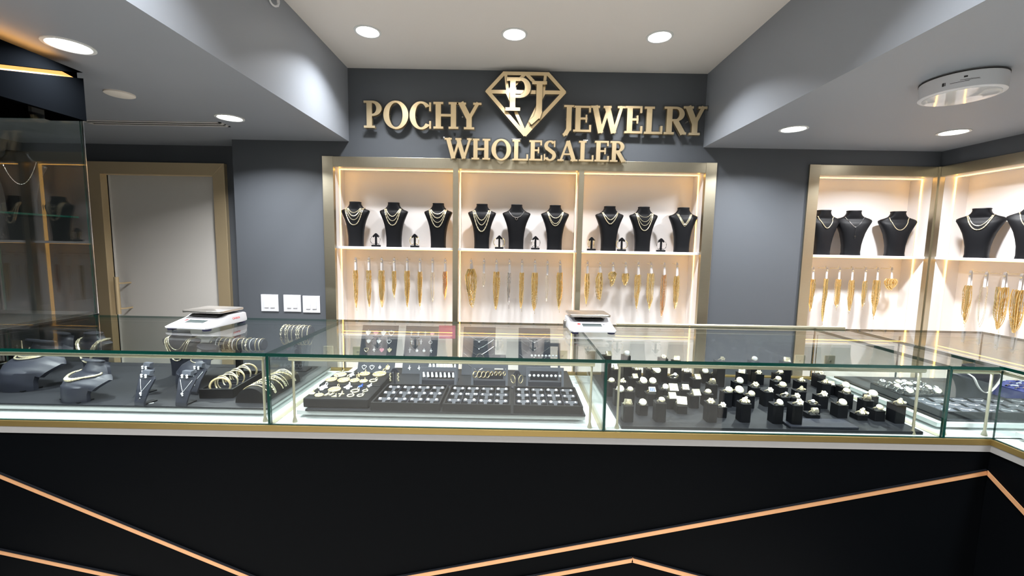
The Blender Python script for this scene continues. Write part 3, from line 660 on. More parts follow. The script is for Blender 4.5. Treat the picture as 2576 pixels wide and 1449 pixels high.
cs = showcase('corner glass showcase with silver rings and a pearl necklace bust',XD,2.36,(1.538,1.700),platform=(1.56,2.31),tops=tp,kpow=3.0)
g_ = G(); add('glass_top', pane((1.701-ox,-1.8,ZT-.011-ZDK),(2.36-ox,YK-YF,ZT-ZDK),2), cs)
add('wing_pane', pane((XC-ox+.002,-1.8,0),(XC-ox+.010,.0,ZT-.013-ZDK),0), cs)
g = G(); g.tube([(XC-ox+.019,.012,ZT-.021-ZDK),(XC-ox+.019,-1.8,ZT-.021-ZDK)],.0085,14); add('light_rail', g.mesh('light_rail','rod',smooth=True), cs)
add('white_deck', bx((XC-ox+.012,-1.8,-.002),(2.33-ox,.008,0),'white'), cs)
add('white_platform', bx((XC-ox+.08,-1.7,.012),(2.30-ox,.0,.028),'white'), cs)
arealight(cs, (XC-ox+.03,-.75,ZT-ZDK-.034), .008, 1.4, W_CASE*1.5, (.86,.94,1), (0,math.radians(-25),0))
# brass rail resting on the back edge of the ring case top
tag(add('brass_bar', G().tube([(.52,YK-.012,ZT+.007),(1.66,YK-.012,ZT+.007)],.0065,10).mesh('brass_bar','jewp',smooth=True)), 'long thin brass bar lying along the back edge of the ring case top', 'brass bar')

def pad(x0, x1, y0, y1, zb, h, label, m='pad', nm='display_pad', bev=.003):
    c = ((x0+x1)/2,(y0+y1)/2,zb)
    return tag(add(nm, bx((x0-c[0],y0-c[1],0),(x1-c[0],y1-c[1],h),m,bevel=bev), None, c), label, 'display pad')
ZP = ZDK+.028
pad(-2.45,-.895,YF+.06,YK-.07,ZP,.008,'large black mat covering the platform of the left showcase'); 
pad(-.755,.272,YF+.055,YK-.07,ZP,.008,'large black mat covering the platform of the middle showcase')
pad(.395,1.47,YF+.020,YK-.045,ZDK,.012,'large black mat under the ring blocks')
pad(1.585,2.30,YF+.075,YK-.07,ZP,.008,'black mat on the platform of the corner showcase')
Z1 = ZP+.0082; Z3 = ZDK+.0122

# ---------------- scales ----------------
def scale(loc, rot, label, steel_pan, W_=.208, D_=.245):
    t = thing('weighing_scale', label, 'weighing scale', loc, rot)
    def prof(y): # top height along depth
        k = y/D_; return .020+.026*min(1,max(0,(k-.02)/.5))+(.006 if k > .55 else 0)
    ys = [0,.008,.03,.07,.11,.135,.15,.20,.225,D_]; rs = []
    for y in ys:
        e = .012 if y in (0,D_) else (.004 if y in (.008,.225) else 0); h = prof(y)-(.004 if y in (0,D_) else 0); w2 = W_/2-e
        rs.append([(-w2,y,.010),(w2,y,.010),(w2+.001,y,.016),(w2-.004,y,h-.003),(w2-.012,y,h),(-w2+.012,y,h),(-w2+.004,y,h-.003),(-w2-.001,y,.016)])
    add('scale_body', G().rings(rs).mesh('scale_body','plast',smooth=True), t)
    for sx in (-1,1):
        for y in (.022,D_-.025): add('foot', G().lathe([(.015,0),(.017,.002),(.017,.009),(.012,.011)],20,(sx*(W_/2-.022),y,0)).mesh('foot','navy',smooth=True), t)
    sl = lambda u,v,dd: (u, v, prof(v)+dd)
    cpn = add('control_panel', G().prism([(-.078,.016),(.078,.016),(.070,.088),(-.070,.088)],sl,-.002,.0006).mesh('control_panel','plast'), t)
    add('display_screen', G().prism([(-.042,.042),(.046,.042),(.046,.072),(-.042,.072)],sl,0,.0016).mesh('display_screen','lcd'), cpn)
    add('logo_mark', G().prism([(-.064,.062),(-.050,.062),(-.048,.074),(-.061,.078)],sl,0,.0014).mesh('logo_mark','red'), cpn)
    add('power_button', G().lathe([(.004,0),(.0035,.001)],12,(.058,.066,prof(.066)+.0006)).mesh('power_button','navy'), cpn)
    g = G()
    for k in range(6):
        x = -.048+k*.019; g.prism([(x,.026),(x+.011,.026),(x+.011,.029),(x,.029)],sl,0,.0012); g.prism([(x+.002,.031),(x+.008,.031),(x+.008,.0335),(x+.002,.0335)],sl,0,.0012)
    add('key_print', g.mesh('key_print','grille'), cpn)
    me = txt('OHAUS',.013,'red'); add('side_lettering', me, t, (W_/2-.0012,.165,.033), (math.radians(76),0,PI/2))
    add('pan_support', G().lathe([(.030,.050),(.018,.062),(.018,.064)],20,(0,.155,0)).mesh('pan_support','silver',smooth=True), t)
    add('recess', bx((-.066,.098,.046),(.066,D_-.012,.0525),'dark',bevel=.002), t)
    g = G(); w2 = W_/2-.008
    def rr(e,z): 
        o = []
        for cx,cy,a in ((w2-.016,.215,0),(-w2+.016,.215,PI/2),(-w2+.016,.098,PI),(w2-.016,.098,1.5*PI)):
            for k in range(5): o.append((cx+(.016+e)*math.cos(a+k*PI/8), cy+(.016+e)*math.sin(a+k*PI/8), z))
        return o
    add('weighing_pan', g.rings([rr(-.002,.064),rr(0,.066),rr(0,.073),rr(-.002,.0745)]).mesh('weighing_pan','steel' if steel_pan else 'steel',smooth=True), t)
    return t
p = onZ(447,838,ZT); q = onZ(1498,842,ZT)
scale((-1.395,1.76,ZT), -.10, 'white digital scale on the left end of the counter, seen from its right side', False)
scale((.362,1.845,ZT), 0.03, 'white digital scale with a steel pan on the counter, right of centre', True)
s2p = onZ(1427,818,ZT)
tag(add('steel_weight', G().lathe([(.012,0),(.013,.002),(.013,.034),(.011,.037)],20).mesh('steel_weight','steel',smooth=True), None, (.255,2.0,ZT)), 'small grey metal cylinder standing behind the left side of the steel pan scale', 'weight')

# ---------------- rings on blocks ----------------
def ringblock(w_, d_, h, oct_):
    g = G(); c = .30*min(w_,d_) if oct_ else .002
    P8 = [(-w_+c,-d_),(w_-c,-d_),(w_,-d_+c),(w_,d_-c),(w_-c,d_),(-w_+c,d_),(-w_,d_-c),(-w_,-d_+c)]
    k = lambda s_,z: [(x*s_,y*s_,z) for x,y in P8]
    return g.rings([k(1,0),k(1,h-.002),k(1.03,h-.0018),k(1.03,h-.0003),k(.98,h)]).mesh('block_body','lea')
slot = bx((-.006,-.0012,-.001),(.006,.0012,.0004),'dark')
blocks = {}
def block(loc, h, oct_, rot, label):
    key = (round(h,2), oct_); 
    if key not in blocks:
        t = thing('ring_block', label, 'ring display block', loc, rot, 'black ring blocks'); add('block_body', ringblock(.0192,.0215,key[0],oct_), t); add('ring_slot', slot, t, (0,0,key[0])); blocks[key] = t; return t
    return dup(blocks[key], loc, rot, None, label)
def ringparts(kind):
    g = G(); n = 22
    R_ = .0095
    g.tube([(R_*math.cos(a),0,R_*math.sin(a)+R_*.8) for a in [2*PI*i/n for i in range(n)]], [(.0013+.0016*max(0,math.sin(2*PI*i/n))) for i in range(n)], 8, True, flat=.55, up=(1,0,0)) if 0 else g.torus(R_,.0017,(0,0,R_*.85),26,8)
    b = g.mesh('ring_band', J if kind in ('flag',) else JP, smooth=True)
    g = G(); Z_ = R_*1.85; m2 = JP
    if kind == 'dome': g.ball((0,0,Z_-.0005),.0085,14,.62,1.05); m2 = 'stone'
    if kind == 'square': g.box((-.0095,-.0085,Z_-.003),(.0095,.0085,Z_+.0035)); m2 = JP
    if kind == 'oval': g.lathe([(.004,-.004),(.0078,-.001),(.0082,.0015),(.0062,.0035),(.001,.0042)],18,(0,0,Z_),1.05,.9); m2 = JP
    if kind == 'solitaire': g.lathe([(.001,-.003),(.0035,0),(.0042,.0018),(.003,.0035),(.001,.0038)],10,(0,0,Z_)); m2 = 'stone'
    if kind == 'nugget':
        for i in range(9): g.ball((random.uniform(-.006,.006),random.uniform(-.005,.005),Z_+random.uniform(-.003,.002)),random.uniform(.003,.0045),7,.8)
    if kind == 'flag': g.box((-.008,-.0065,Z_-.003),(.008,.0065,Z_+.003)); m2 = 'fixl'
    if kind == 'tall': g.rings([[(x*s_,y*s_,Z_-.002+z) for x,y in ((-.007,-.006),(.007,-.006),(.008,0),(.007,.006),(-.007,.006),(-.008,0))] for s_,z in ((.8,-.003),(1.1,.003),(.9,.009),(.35,.015))])
    if kind == 'flower':
        for i in range(6): g.ball((.0055*math.cos(i*PI/3),.005*math.sin(i*PI/3),Z_),.0033,7,.6)
        g.ball((0,0,Z_+.001),.003,8)
    hd = g.mesh('ring_head', m2, bevel=.0009 if kind in ('square','flag') else 0, smooth=kind != 'tall')
    ex = None; g = G()
    if kind == 'dome': ex = ('bezel', G().torus(.0088,.0012,(0,0,0),22,6,Matrix.Rotation(PI/2,3,'X'),sz=.95).mesh('bezel',JP,smooth=True), (0,0,Z_-.001))
    if kind == 'square': g.torus(.0045,.0007,(0,0,0),14,5,Matrix.Rotation(PI/2,3,'X')); g.box((-.0008,-.0035,0),(.0008,.0035,.0006)); ex = ('engraved_emblem', g.mesh('engraved_emblem',J,smooth=True), (0,0,Z_+.0035))
    if kind == 'oval': ex = ('stone_setting', G().ball((0,0,0),.0048,12,.4,1.05).mesh('stone_setting','stone',smooth=True), (0,0,Z_+.0038))
    if kind == 'flag':
        for i in range(3): g.box((-.0055+i*.004,-.0055,0),(-.0035+i*.004,.004,.0004))
        ex = ('blue_stripes', g.mesh('blue_stripes','blue'), (0,0,Z_+.003))
    return b, hd, ex
RK = {k: ringparts(k) for k in ('dome','square','oval','solitaire','nugget','flag','tall','flower')}
KN = {'dome':'round stone-set gold ring','square':'square gold signet ring','oval':'oval gold ring','solitaire':'gold solitaire ring','nugget':'gold nugget ring','flag':'gold striped flag ring','tall':'tall pointed gold ring','flower':'gold flower cluster ring'}
rroot = {}
def ring(loc, kind, rz, tilt, label, grp, sc=1.0, mats=None):
    key = (kind, mats)
    if key not in rroot:
        t = thing('ring', label, 'ring', loc, 0, grp, (tilt,0,rz)); b, h_, e = RK[kind]
        if mats:
            b = b.copy(); b.materials[0] = M[mats]; h_ = h_.copy(); h_.materials[0] = M['stone' if kind in ('dome','solitaire') else mats]
        add('ring_band', b, t); add('ring_head', h_, t)
        if e: add(e[0], e[1], t, e[2])
        t.scale = (sc,)*3; rroot[key] = t; return t
    return dup(rroot[key], loc, (tilt,0,rz), sc, label, grp)
Q5 = lambda x,y: (1460+x/4.675, 800+y/4.675)
Q6 = lambda x,y: (1850+x/4.673, 800+y/4.673)
# (top centre of the block, block height, octagonal, ring kind, ring size) row by row, front row first
ROWS = [
 ('front row', [(Q5(555,1015),.06,1,'tall',1.15),(Q5(725,1005),.04,1,'dome',1.0),(Q5(935,985),.072,1,'oval',.95),(Q5(1535,990),.072,1,'flower',1.0),(Q5(1925,990),.072,1,'nugget',1.15),(Q6(480,1005),.075,1,'dome',.9),(Q6(705,1005),.078,1,'flower',1.1),(Q6(1955,1005),.07,0,'nugget',1.1)]),
 ('second row', [(Q5(450,845),.055,1,'dome',1.1),(Q5(572,850),.055,1,'oval',.95),(Q5(820,875),.052,1,'flag',1.15),(Q5(1050,935),.045,0,'square',1.1),(Q5(1178,1015),.028,0,'square',1.35),(Q5(1325,900),.05,1,'square',1.1),(Q5(1645,1030),.045,1,'flower',.95),(Q6(150,900),.05,1,'oval',1.1)]),
 ('third row', [(Q5(360,745),.055,1,'oval',1.0),(Q5(490,745),.055,1,'nugget',1.0),(Q5(715,760),.058,1,'dome',1.15),(Q5(850,760),.058,1,'dome',1.05),(Q5(970,830),.035,0,'dome',1.05),(Q5(1065,850),.05,0,'square',1.3),(Q5(1218,835),.04,1,'square',1.0),(Q5(1490,880),.05,1,'oval',.95),(Q5(1715,860),.06,1,'oval',1.2),(Q5(1840,855),.055,1,'dome',1.2),(Q6(370,855),.055,1,'flower',1.0),(Q6(560,915),.045,1,'solitaire',1.1),(Q6(650,920),.045,1,'flower',1.0)]),
 ('fourth row', [(Q5(620,700),.045,1,'square',.9),(Q5(1085,700),.04,1,'solitaire',1.4),(Q5(1350,710),.045,1,'square',1.0),(Q5(1545,770),.055,1,'tall',1.0),(Q5(1840,745),.045,1,'dome',1.15),(Q5(1470,635),.05,0,'dome',1.0),(Q6(220,805),.04,1,'flower',1.1),(Q6(540,800),.055,1,'oval',1.1),(Q6(745,850),.04,0,'nugget',1.0),(Q6(480,735),.05,1,'oval',1.0)]),
 ('back row', [(Q5(410,600),.065,0,'square',1.0),(Q5(545,560),.07,0,'oval',1.0),(Q5(650,600),.055,0,'nugget',1.0),(Q5(800,600),.05,0,'oval',1.0),(Q5(890,640),.05,0,'dome',1.15),(Q5(1245,635),.045,0,'nugget',1.1),(Q5(1570,660),.04,0,'flower',1.0),(Q5(1900,640),.045,0,'square',1.0),(Q6(265,650),.05,0,'flower',1.0),(Q6(500,650),.05,0,'oval',1.0),(Q6(760,740),.04,0,'nugget',1.0),(Q6(980,660),.06,0,'flower',1.0)]),
 ('rearmost row', [(Q5(555,455),.095,0,'dome',1.1),(Q5(310,440),.10,0,'square',1.0),(Q5(970,470),.09,0,'flower',1.0),(Q5(1130,500),.08,0,'square',1.0),(Q5(1590,470),.09,0,'flower',1.0),(Q6(235,510),.085,0,'dome',.95),(Q6(590,510),.085,0,'square',1.0)]),
 ('right side group', [(Q6(905,1000),.045,0,'solitaire',1.1),(Q6(895,1115),.022,0,'tall',1.0),(Q6(1225,1005),.05,0,'dome',1.0),(Q6(1450,1120),.022,0,'nugget',1.2),(Q6(1000,905),.05,0,'flower',1.1),(Q6(1300,880),.055,1,'oval',1.0),(Q6(1380,800),.05,1,'dome',1.1),(Q6(1530,955),.055,1,'tall',.95),(Q6(1655,1070),.035,0,'oval',1.0),(Q6(1700,910),.055,1,'dome',1.1),(Q6(1045,760),.055,1,'nugget',1.0),(Q6(1130,790),.04,1,'square',.8)]),
]
placed = []
RIS = (1.00,1.245,1.455,1.53)
rr = random.Random(3)
pad(RIS[0],RIS[1],RIS[2],RIS[3],Z3,.009,'low black riser under the front right ring blocks','leas','low_riser')
for rn, L_ in ROWS:
    for i, ((px, py), h, oc, kind, sc_) in enumerate(L_):
        h = round(h,2)
        for _ in range(14):
            P = onZ(px, py, Z3+h); x, y = P.x, P.y
            if y > 2.00: h = round(h+.01,2); continue
            if y < 1.475: h = round(h-.01,2); continue
            if x > 1.43 : pass
            break
        y = min(max(y,1.472),2.02); x = min(max(x,.42),1.445)
        for _ in range(40):      # keep the blocks clear of each other
            hit = [q for q in placed if abs(q[0]-x) < .0402 and abs(q[1]-y) < .0448]
            if not hit: break
            q = hit[0]; dx, dy = x-q[0], y-q[1]
            if .0448-abs(dy) < .0402-abs(dx)+.004: y += math.copysign(.0452-abs(dy), dy if dy else 1)
            else: x += math.copysign(.0406-abs(dx), dx if dx else 1)
            y = min(max(y,1.472),2.04); x = min(max(x,.415),1.45)
        placed.append((x,y)); rot = 0; z0 = Z3
        if RIS[0]+.02 < x < RIS[1]-.02 and RIS[2] < y < RIS[3]: z0 = Z3+.0092; h = max(.02,round(h-.01,2))
        block((x,y,z0), h, oc, rot, 'black ring block, %s from the left, %s of the ring case' % (ORD[i], rn))
        rz = rr.uniform(-.35,.35)+(x-.2)*-.25
        ring((x,y-.001,z0+h-.0015), kind, rz, math.radians(rr.uniform(44,58)), '%s on the %s block, %s, ring case' % (KN[kind], ORD[i], rn), 'rings in the ring case', sc_*1.42)
# ---------------- middle showcase ----------------
def traybox(name, label, x0, x1, y0, y1, h, cols=0, rows=0, cat='tray', rot=0):
    cx, cy = (x0+x1)/2, (y0+y1)/2; w_, d_ = (x1-x0)/2, (y1-y0)/2
    t = thing(name, label, cat, (cx,cy,Z1), rot)
    if cols:
        g = G().box((-w_,-d_,0),(w_,-d_+.007,h)).box((-w_,d_-.007,0),(w_,d_,h)).box((-w_,-d_+.007,0),(-w_+.007,d_-.007,h)).box((w_-.007,-d_+.007,0),(w_,d_-.007,h)).box((-w_+.007,-d_+.007,0),(w_-.007,d_-.007,.010))
        add('tray_frame', g.mesh('tray_frame','lea',.0008), t)
        g = G()
        for i in range(1,cols): x = -w_+2*w_*i/cols; g.box((x-.001,-d_+.007,.010),(x+.001,d_-.007,h-.006))
        for i in range(1,rows): y = -d_+2*d_*i/rows; g.box((-w_+.007,y-.001,.010),(w_-.007,y+.001,h-.007))
        add('dividers', g.mesh('dividers','leas'), t)
    else: add('tray_frame', bx((-w_,-d_,0),(w_,d_,h),'lea',bevel=.006), t)
    return t
# earring trays: T cards with two studs each
g = G()
bar = [(-.0245,.004),(-.0205,-.0015),(-.006,-.0015),(-.006,-.020),(.006,-.020),(.006,-.0015),(.0205,-.0015),(.0245,.004),(.0245,.010),(.0205,.0145),(-.0205,.0145),(-.0245,.010)]
cardm = G().prism(bar, lambda u,v,dd: (u,v,dd), 0, .0018).mesh('earring_card','card')
pinm = G().lathe([(.0072,0),(.0072,.0008),(.001,.0008)],16).mesh('stud_pad','leag')
studs = {'round':G().lathe([(.003,0),(.0052,.0015),(.0052,.003),(.0035,.0048),(.001,.005)],12).mesh('stud','stone',smooth=True),
         'square':bx((-.0045,-.0045,0),(.0045,.0045,.004),'stone',bevel=.0012),
         'pearl':G().ball((0,0,.004),.0055,12).mesh('stud','pearl',smooth=True),
         'small':G().lathe([(.002,0),(.0036,.001),(.0036,.0025),(.001,.004)],10).mesh('stud','stone',smooth=True),
         'bow':G().ball((-.004,0,.0025),.0042,8,.6).ball((.004,0,.0025),.0042,8,.6).mesh('stud','stone',smooth=True)}
SNM = {'round':'round white stone','square':'square white stone','pearl':'pearl','small':'tiny white stone','bow':'bow shaped stone'}
kinds = [['square']*4+['square','square','round','round']+['square']*4, ['small','pearl','round','round','round','bow','small','small','round','round','small','square'], ['round','pearl','round','small','round','round','bow','small','round','small','round','small']]
for k, (x0,x1,nm) in enumerate(((-.515,-.261,'left'),(-.252,-.002,'middle'),(.008,.262,'right'))):
    y0, y1, h = 1.487, 1.70, .030
    traybox('earring_tray','black tray of twelve earring cards, %s of the three in the middle showcase' % nm, x0,x1,y0,y1,h,4,3,'earring tray')
    for r_ in range(3):
        for c_ in range(4):
            cx = x0+.007+(x1-x0-.014)*(c_+.5)/4; cy = y0+.007+(y1-y0-.014)*(r_+.62)/3; rn = ('front','middle','back')[r_]
            rot = Matrix.Rotation(.30,3,'X'); L0 = Vector((cx,cy-.004,Z1+h-.008)); jz = random.uniform(-.05,.05)
            lab = '%s card, %s row, %s earring tray' % (ORD[c_], rn, nm)
            card = tag(add('earring_card', cardm, None, L0, (.30,0,jz)), 'grey T shaped %s' % lab, 'earring card', 'earring cards in the trays')
            kd = kinds[k][r_*4+c_]
            for s_ in (-1,1):
                P = L0+Matrix.Rotation(jz,3,'Z') @ (rot @ Vector((s_*.016,.006,.0019)))
                tag(add('stud_earring', studs[kd], None, P, (.30+.25,0,jz)), '%s stud, %s arm of %s' % (SNM[kd], ('left','right')[s_>0], lab), 'earring', 'stud earrings in the trays')
# pendant trays
traybox('pendant_tray','front black padded tray with small gold pendants',-.769,-.526,1.500,1.648,.036,cat='pendant tray')
traybox('pendant_tray','rear black padded tray with large gold medallions',-.780,-.530,1.652,1.83,.036,cat='pendant tray')
ZR = Z1+.0362
def pend(kind, s, m=J):
    g = G(); flat = lambda u,v,dd: (u*s,v*s,dd)
    def bail(y=1.0): g.torus(.28*s,.07*s,(0,(y+.2)*s,.25*s),12,6,Matrix.Rotation(PI/2,3,'Z'),sz=.9)
    if kind == 'medal':
        g.torus(.85*s,.13*s,(0,0,.12*s),24,6,Matrix.Rotation(PI/2,3,'X')); g.lathe([(.78*s,.02*s),(.7*s,.12*s),(.3*s,.14*s),(.001,.16*s)],20)
        for i in range(9): g.ball((random.uniform(-.4,.4)*s,random.uniform(-.45,.45)*s,.16*s),random.uniform(.12,.22)*s,6,.7)
        bail(.95)
    if kind == 'heart': g.prism([(.95*math.sin(a)**3,.85*(math.cos(a)-.35*math.cos(2*a)-.15*math.cos(3*a))) for a in [i*PI/12 for i in range(24)]][::-1], flat, 0, .22*s); bail(.6)
    if kind == 'heartring': g.tube([(.9*s*math.sin(a)**3,.8*s*(math.cos(a)-.35*math.cos(2*a)-.15*math.cos(3*a)),.1*s) for a in [i*PI/12 for i in range(24)]], .17*s, 6, True); bail(.6)
    if kind == 'cross': g.box((-.16*s,-1*s,0),(.16*s,.9*s,.2*s)); g.box((-.6*s,.2*s,0),(.6*s,.5*s,.2*s)); bail(.85)
    if kind == 'figure':
        g.ball((0,.6*s,.15*s),.28*s,8,.7); g.ball((0,0,.15*s),.45*s,8,.6); g.ball((-.45*s,-.1*s,.12*s),.22*s,7,.6); g.ball((.45*s,.15*s,.12*s),.22*s,7,.6); g.ball((.15*s,-.6*s,.12*s),.3*s,7,.6); bail(.85)
    if kind == 'bar': g.prism([(-.3,-.7),(.3,-.7),(.3,.6),(-.3,.6)], flat, 0, .2*s); bail(.6)
    if kind == 'triangle': g.prism([(-.7,-.5),(.7,-.5),(0,.7)], flat, 0, .2*s); bail(.5)
    if kind == 'round': g.lathe([(.6*s,0),(.62*s,.12*s),(.4*s,.2*s),(.001,.24*s)],16); bail(.6)
    if kind == 'ring2': g.torus(.7*s,.16*s,(0,0,.14*s),20,6,Matrix.Rotation(PI/2,3,'X')); bail(.75)
    return g.mesh('pendant', m, smooth=True)
QP = lambda x,y: (740+x/10.35, 910+y/10.35)
PN = {'medal':'round medallion','heart':'heart','heartring':'open heart','cross':'cross','figure':'figure shaped','bar':'small bar','triangle':'triangular','round':'round','ring2':'open ring'}
def pendant(px, py, kind, s, m, tail, rz=0, grp='pendants on the padded trays', z=None):
    P = onZ(px, py, z or ZR); mm = {J:'gold',JP:'pale gold','stone':'silvery white','blue':'blue enamel',S_:'silver'}[m]
    return tag(add('pendant', pend(kind,s,m), None, (P.x,P.y,(z or ZR)+.0002), (.06,0,rz), 1.38), '%s %s pendant, %s' % (mm, PN[kind], tail), 'pendant', grp)
for rn, L_ in (('bottom row of the front pendant tray',[(470,830,'round',.013,JP),(650,880,'medal',.012,J),(850,865,'bar',.012,JP),(970,860,'bar',.011,JP),(1060,905,'triangle',.011,JP),(1215,870,'cross',.013,JP),(1470,895,'ring2',.012,JP),(1720,890,'ring2',.011,JP)]),
               ('upper row of the front pendant tray',[(750,700,'figure',.020,'stone'),(1050,740,'medal',.018,J),(1400,680,'figure',.018,'stone'),(1585,780,'ring2',.015,JP),(1720,655,'figure',.010,'blue'),(1850,765,'ring2',.010,JP),(1960,640,'figure',.011,'stone')]),
               ('front row of the rear pendant tray',[(970,480,'medal',.017,J),(1290,495,'medal',.019,J),(1580,500,'medal',.015,J),(1810,515,'medal',.013,J),(2060,510,'ring2',.015,JP)]),
               ('back row of the rear pendant tray',[(1200,360,'medal',.020,JP),(1480,370,'figure',.017,'stone'),(1680,370,'cross',.013,J),(1840,330,'medal',.017,J),(2220,340,'medal',.022,J)])):
    for i, (x,y,k,s,m) in enumerate(L_): pendant(*QP(x,y),k,s,m,'%s in the %s' % (ORD[i],rn),random.uniform(-.5,.5))

# slanted boards at the back with pendants or necklaces
def board(px0, px1, pyt, pyb, label, m='leag', zt=1.075, yb=1.93, yt=2.02):
    a = onY(px0,pyt,yt); b = onY(px1,pyt,yt); c = onY(px1,pyb,yb); w_ = (b.x-a.x)/2; cx = (a.x+b.x)/2
    H = a.z-Z1; t = thing('display_board', label, 'display board', (cx,yb,Z1)); sl = lambda u,v,dd: (u, v*(yt-yb)+dd, v*H)
    add('board_panel', G().prism([(-w_,0),(w_,0),(w_,1),(-w_,1)],sl,0,.006).mesh('board_panel',m,.001), t)
    add('easel_leg', G().prism([(-.02,0),(.02,0),(.02,.9),(-.02,.9)],lambda u,v,dd:(u,.05+(yt-yb-.05)*v+.008+dd,v*H),0,.004).mesh('easel_leg','lea'), t)
    def at(u,v): return Vector((cx+u*w_,yb+v*(yt-yb)-.001,Z1+v*H))
    return t, at, math.atan2(H,(yt-yb)), w_
def hang(at, u, v, ang, kind, s, m, label, grp):
    return tag(add('pendant', pend(kind,s,m), None, at(u,v), (ang,0,0)), label, 'pendant', grp)
t, at, ang, _ = board(913,1003,818,933,'grey slanted board of heart pendants in the middle showcase')
for r_, row in enumerate(((('heart','stone'),('heart','pinks'),('heart','stone'),('heartring','stone')),(('heart','stone'),('heart','stone'),('heartring','stone')),(('heartring',JP),('figure','stone'),('heart','pinks'),('heart',JP)),(('figure','stone'),('round','stone'),('figure','stone')),(('heartring','stone'),('heartring','stone'),('round','stone'),('medal',J)))):
    for c_, (k,m) in enumerate(row):
        n = len(row); u = (-1+2*(c_+.5)/n)*.85; v = .84-.18*r_; mm = {'stone':'silvery','pinks':'pink','jewp':'pale gold','jewc':'gold'}[m]
        hang(at,u,v,ang,k,.0112 if r_ else .0135,m,'%s %s pendant, %s in %s row from the top, heart board' % (mm,PN[k],ORD[c_],ORD[r_]),'pendants on the heart board')
t, at, ang, _ = board(1022,1104,820,940,'grey slanted board of cross and charm pendants beside the pink note')
for r_, row in enumerate((('cross','cross','cross','heart'),('cross','cross','ring2'),('cross','round','round','figure'),('figure','round','bar'),('figure','figure','figure'))):
    for c_, k in enumerate(row):
        u = (-1+2*(c_+.5)/len(row))*.85; m = 'pinks' if k == 'heart' else 'stone'
        hang(at,u,.84-.18*r_,ang,k,.0105,m,'%s %s pendant, %s in %s row from the top, charm board' % ('pink' if m == 'pinks' else 'silvery',PN[k],ORD[c_],ORD[r_]),'pendants on the charm board')
for bi, (x0,x1,nm,n) in enumerate(((1167,1247,'left necklace board',5),(1305,1384,'right necklace board',4))):
    t, at, ang, w_ = board(x0,x1,822 if bi == 0 else 825,945,'grey slanted board with several fine necklaces, %s' % nm)
    for i in range(n):
        v0 = .90-.15*i; dr = .20; g = G(); o = at(0,0); pts = []
        for k in range(31):
            u = -1+2*k/30; P = at(u*.93, v0-dr*(1-abs(u)**1.25)); pts.append(P-o+Vector((0,-.0012,0)))
        g.tube(pts,[.0009,.0005],5); mid = at(0,v0-dr)-o
        g.ball(mid+Vector((0,-.003,-.003)),.0045 if i%2 else .006,8,.9)
        tag(add('necklace', g.mesh('necklace',S_ if i%3 else 'stone',smooth=True), None, o), 'fine silvery necklace with a small pendant, %s from the top, %s' % (ORD[i],nm), 'necklace', 'necklaces on the slanted boards')
# window frame earring stands
def earstand(px0, px1, pyt, pyb, label, Y_, key, ek, n=8):
    b = onY(px0,pyt,Y_); c = onY(px1,pyt,Y_); w_ = (c.x-b.x)/2; cx = (b.x+c.x)/2; H = max(.04,b.z-Z1)
    t = thing('earring_stand', label, 'earring stand', (cx,Y_,Z1)); fn = lambda u,v,dd: (u,dd+.25*v,v); m_ = .010
    P = [R4(-w_,0,-w_+m_,H),R4(w_-m_,0,w_,H),R4(-w_,H-.014,w_,H),R4(-w_,0,w_,.008)]
    add('window_frame', G().union(P,fn,0,.004).mesh('window_frame','leag'), t)
    add('earring_rail', bx((-w_+m_,.010,.012),(w_-m_,.028,.016+H*.22),'leas',bevel=.003), t)
    add('base_foot', bx((-w_,.004,0),(w_,.045,.004),'lea'), t)
    for i in range(n):
        x = cx-w_+m_+.006+(2*w_-2*m_-.012)*i/(n-1); z = Z1+H*.72; y = Y_+.004+.25*H*.7; g = G()
        if ek == 'hoop': me = g.torus(.010 if i < 4 else .006,.0012,(0,0,-.010 if i < 4 else -.006),16,5,Matrix.Rotation(.9,3,'Z')).mesh('earring','jew',smooth=True)
        elif ek == 'drop': me = g.ball((0,0,0),.0035,8).tube([(0,0,0),(.001,0,-.012)],[.003,.0045],6).mesh('earring','stone',smooth=True)
        else: me = g.ball((0,0,0),.0045,8,1,1).mesh('earring','stone',smooth=True)
        tag(add('earring', me, None, (x,y-.002,z if ek != 'stud' else z-.008), (0,0,0), 1.35), '%s earring, %s from the left, %s' % ({'hoop':'gold hoop','drop':'white drop','stud':'white stone'}[ek],ORD[i],key), 'earring', 'earrings on the window frame stands')
earstand(1054,1148,927,966,'grey window frame earring stand in front of the charm board',1.735,'front left window frame stand','drop')
earstand(1185,1278,921,969,'grey window frame earring stand with gold hoops, in front of the left necklace board',1.735,'front middle window frame stand','hoop')
earstand(1324,1420,928,972,'grey window frame earring stand with white studs behind the right earring tray',1.735,'front right window frame stand','stud')
earstand(1070,1152,900,940,'second grey earring stand behind the front left window frame',1.83,'rear left window frame stand','drop')
earstand(1197,1272,896,940,'second grey earring stand behind the gold hoop frame',1.83,'rear middle window frame stand','hoop')
earstand(1330,1412,868,940,'taller grey earring stand behind the right window frame',1.83,'rear right window frame stand','stud')
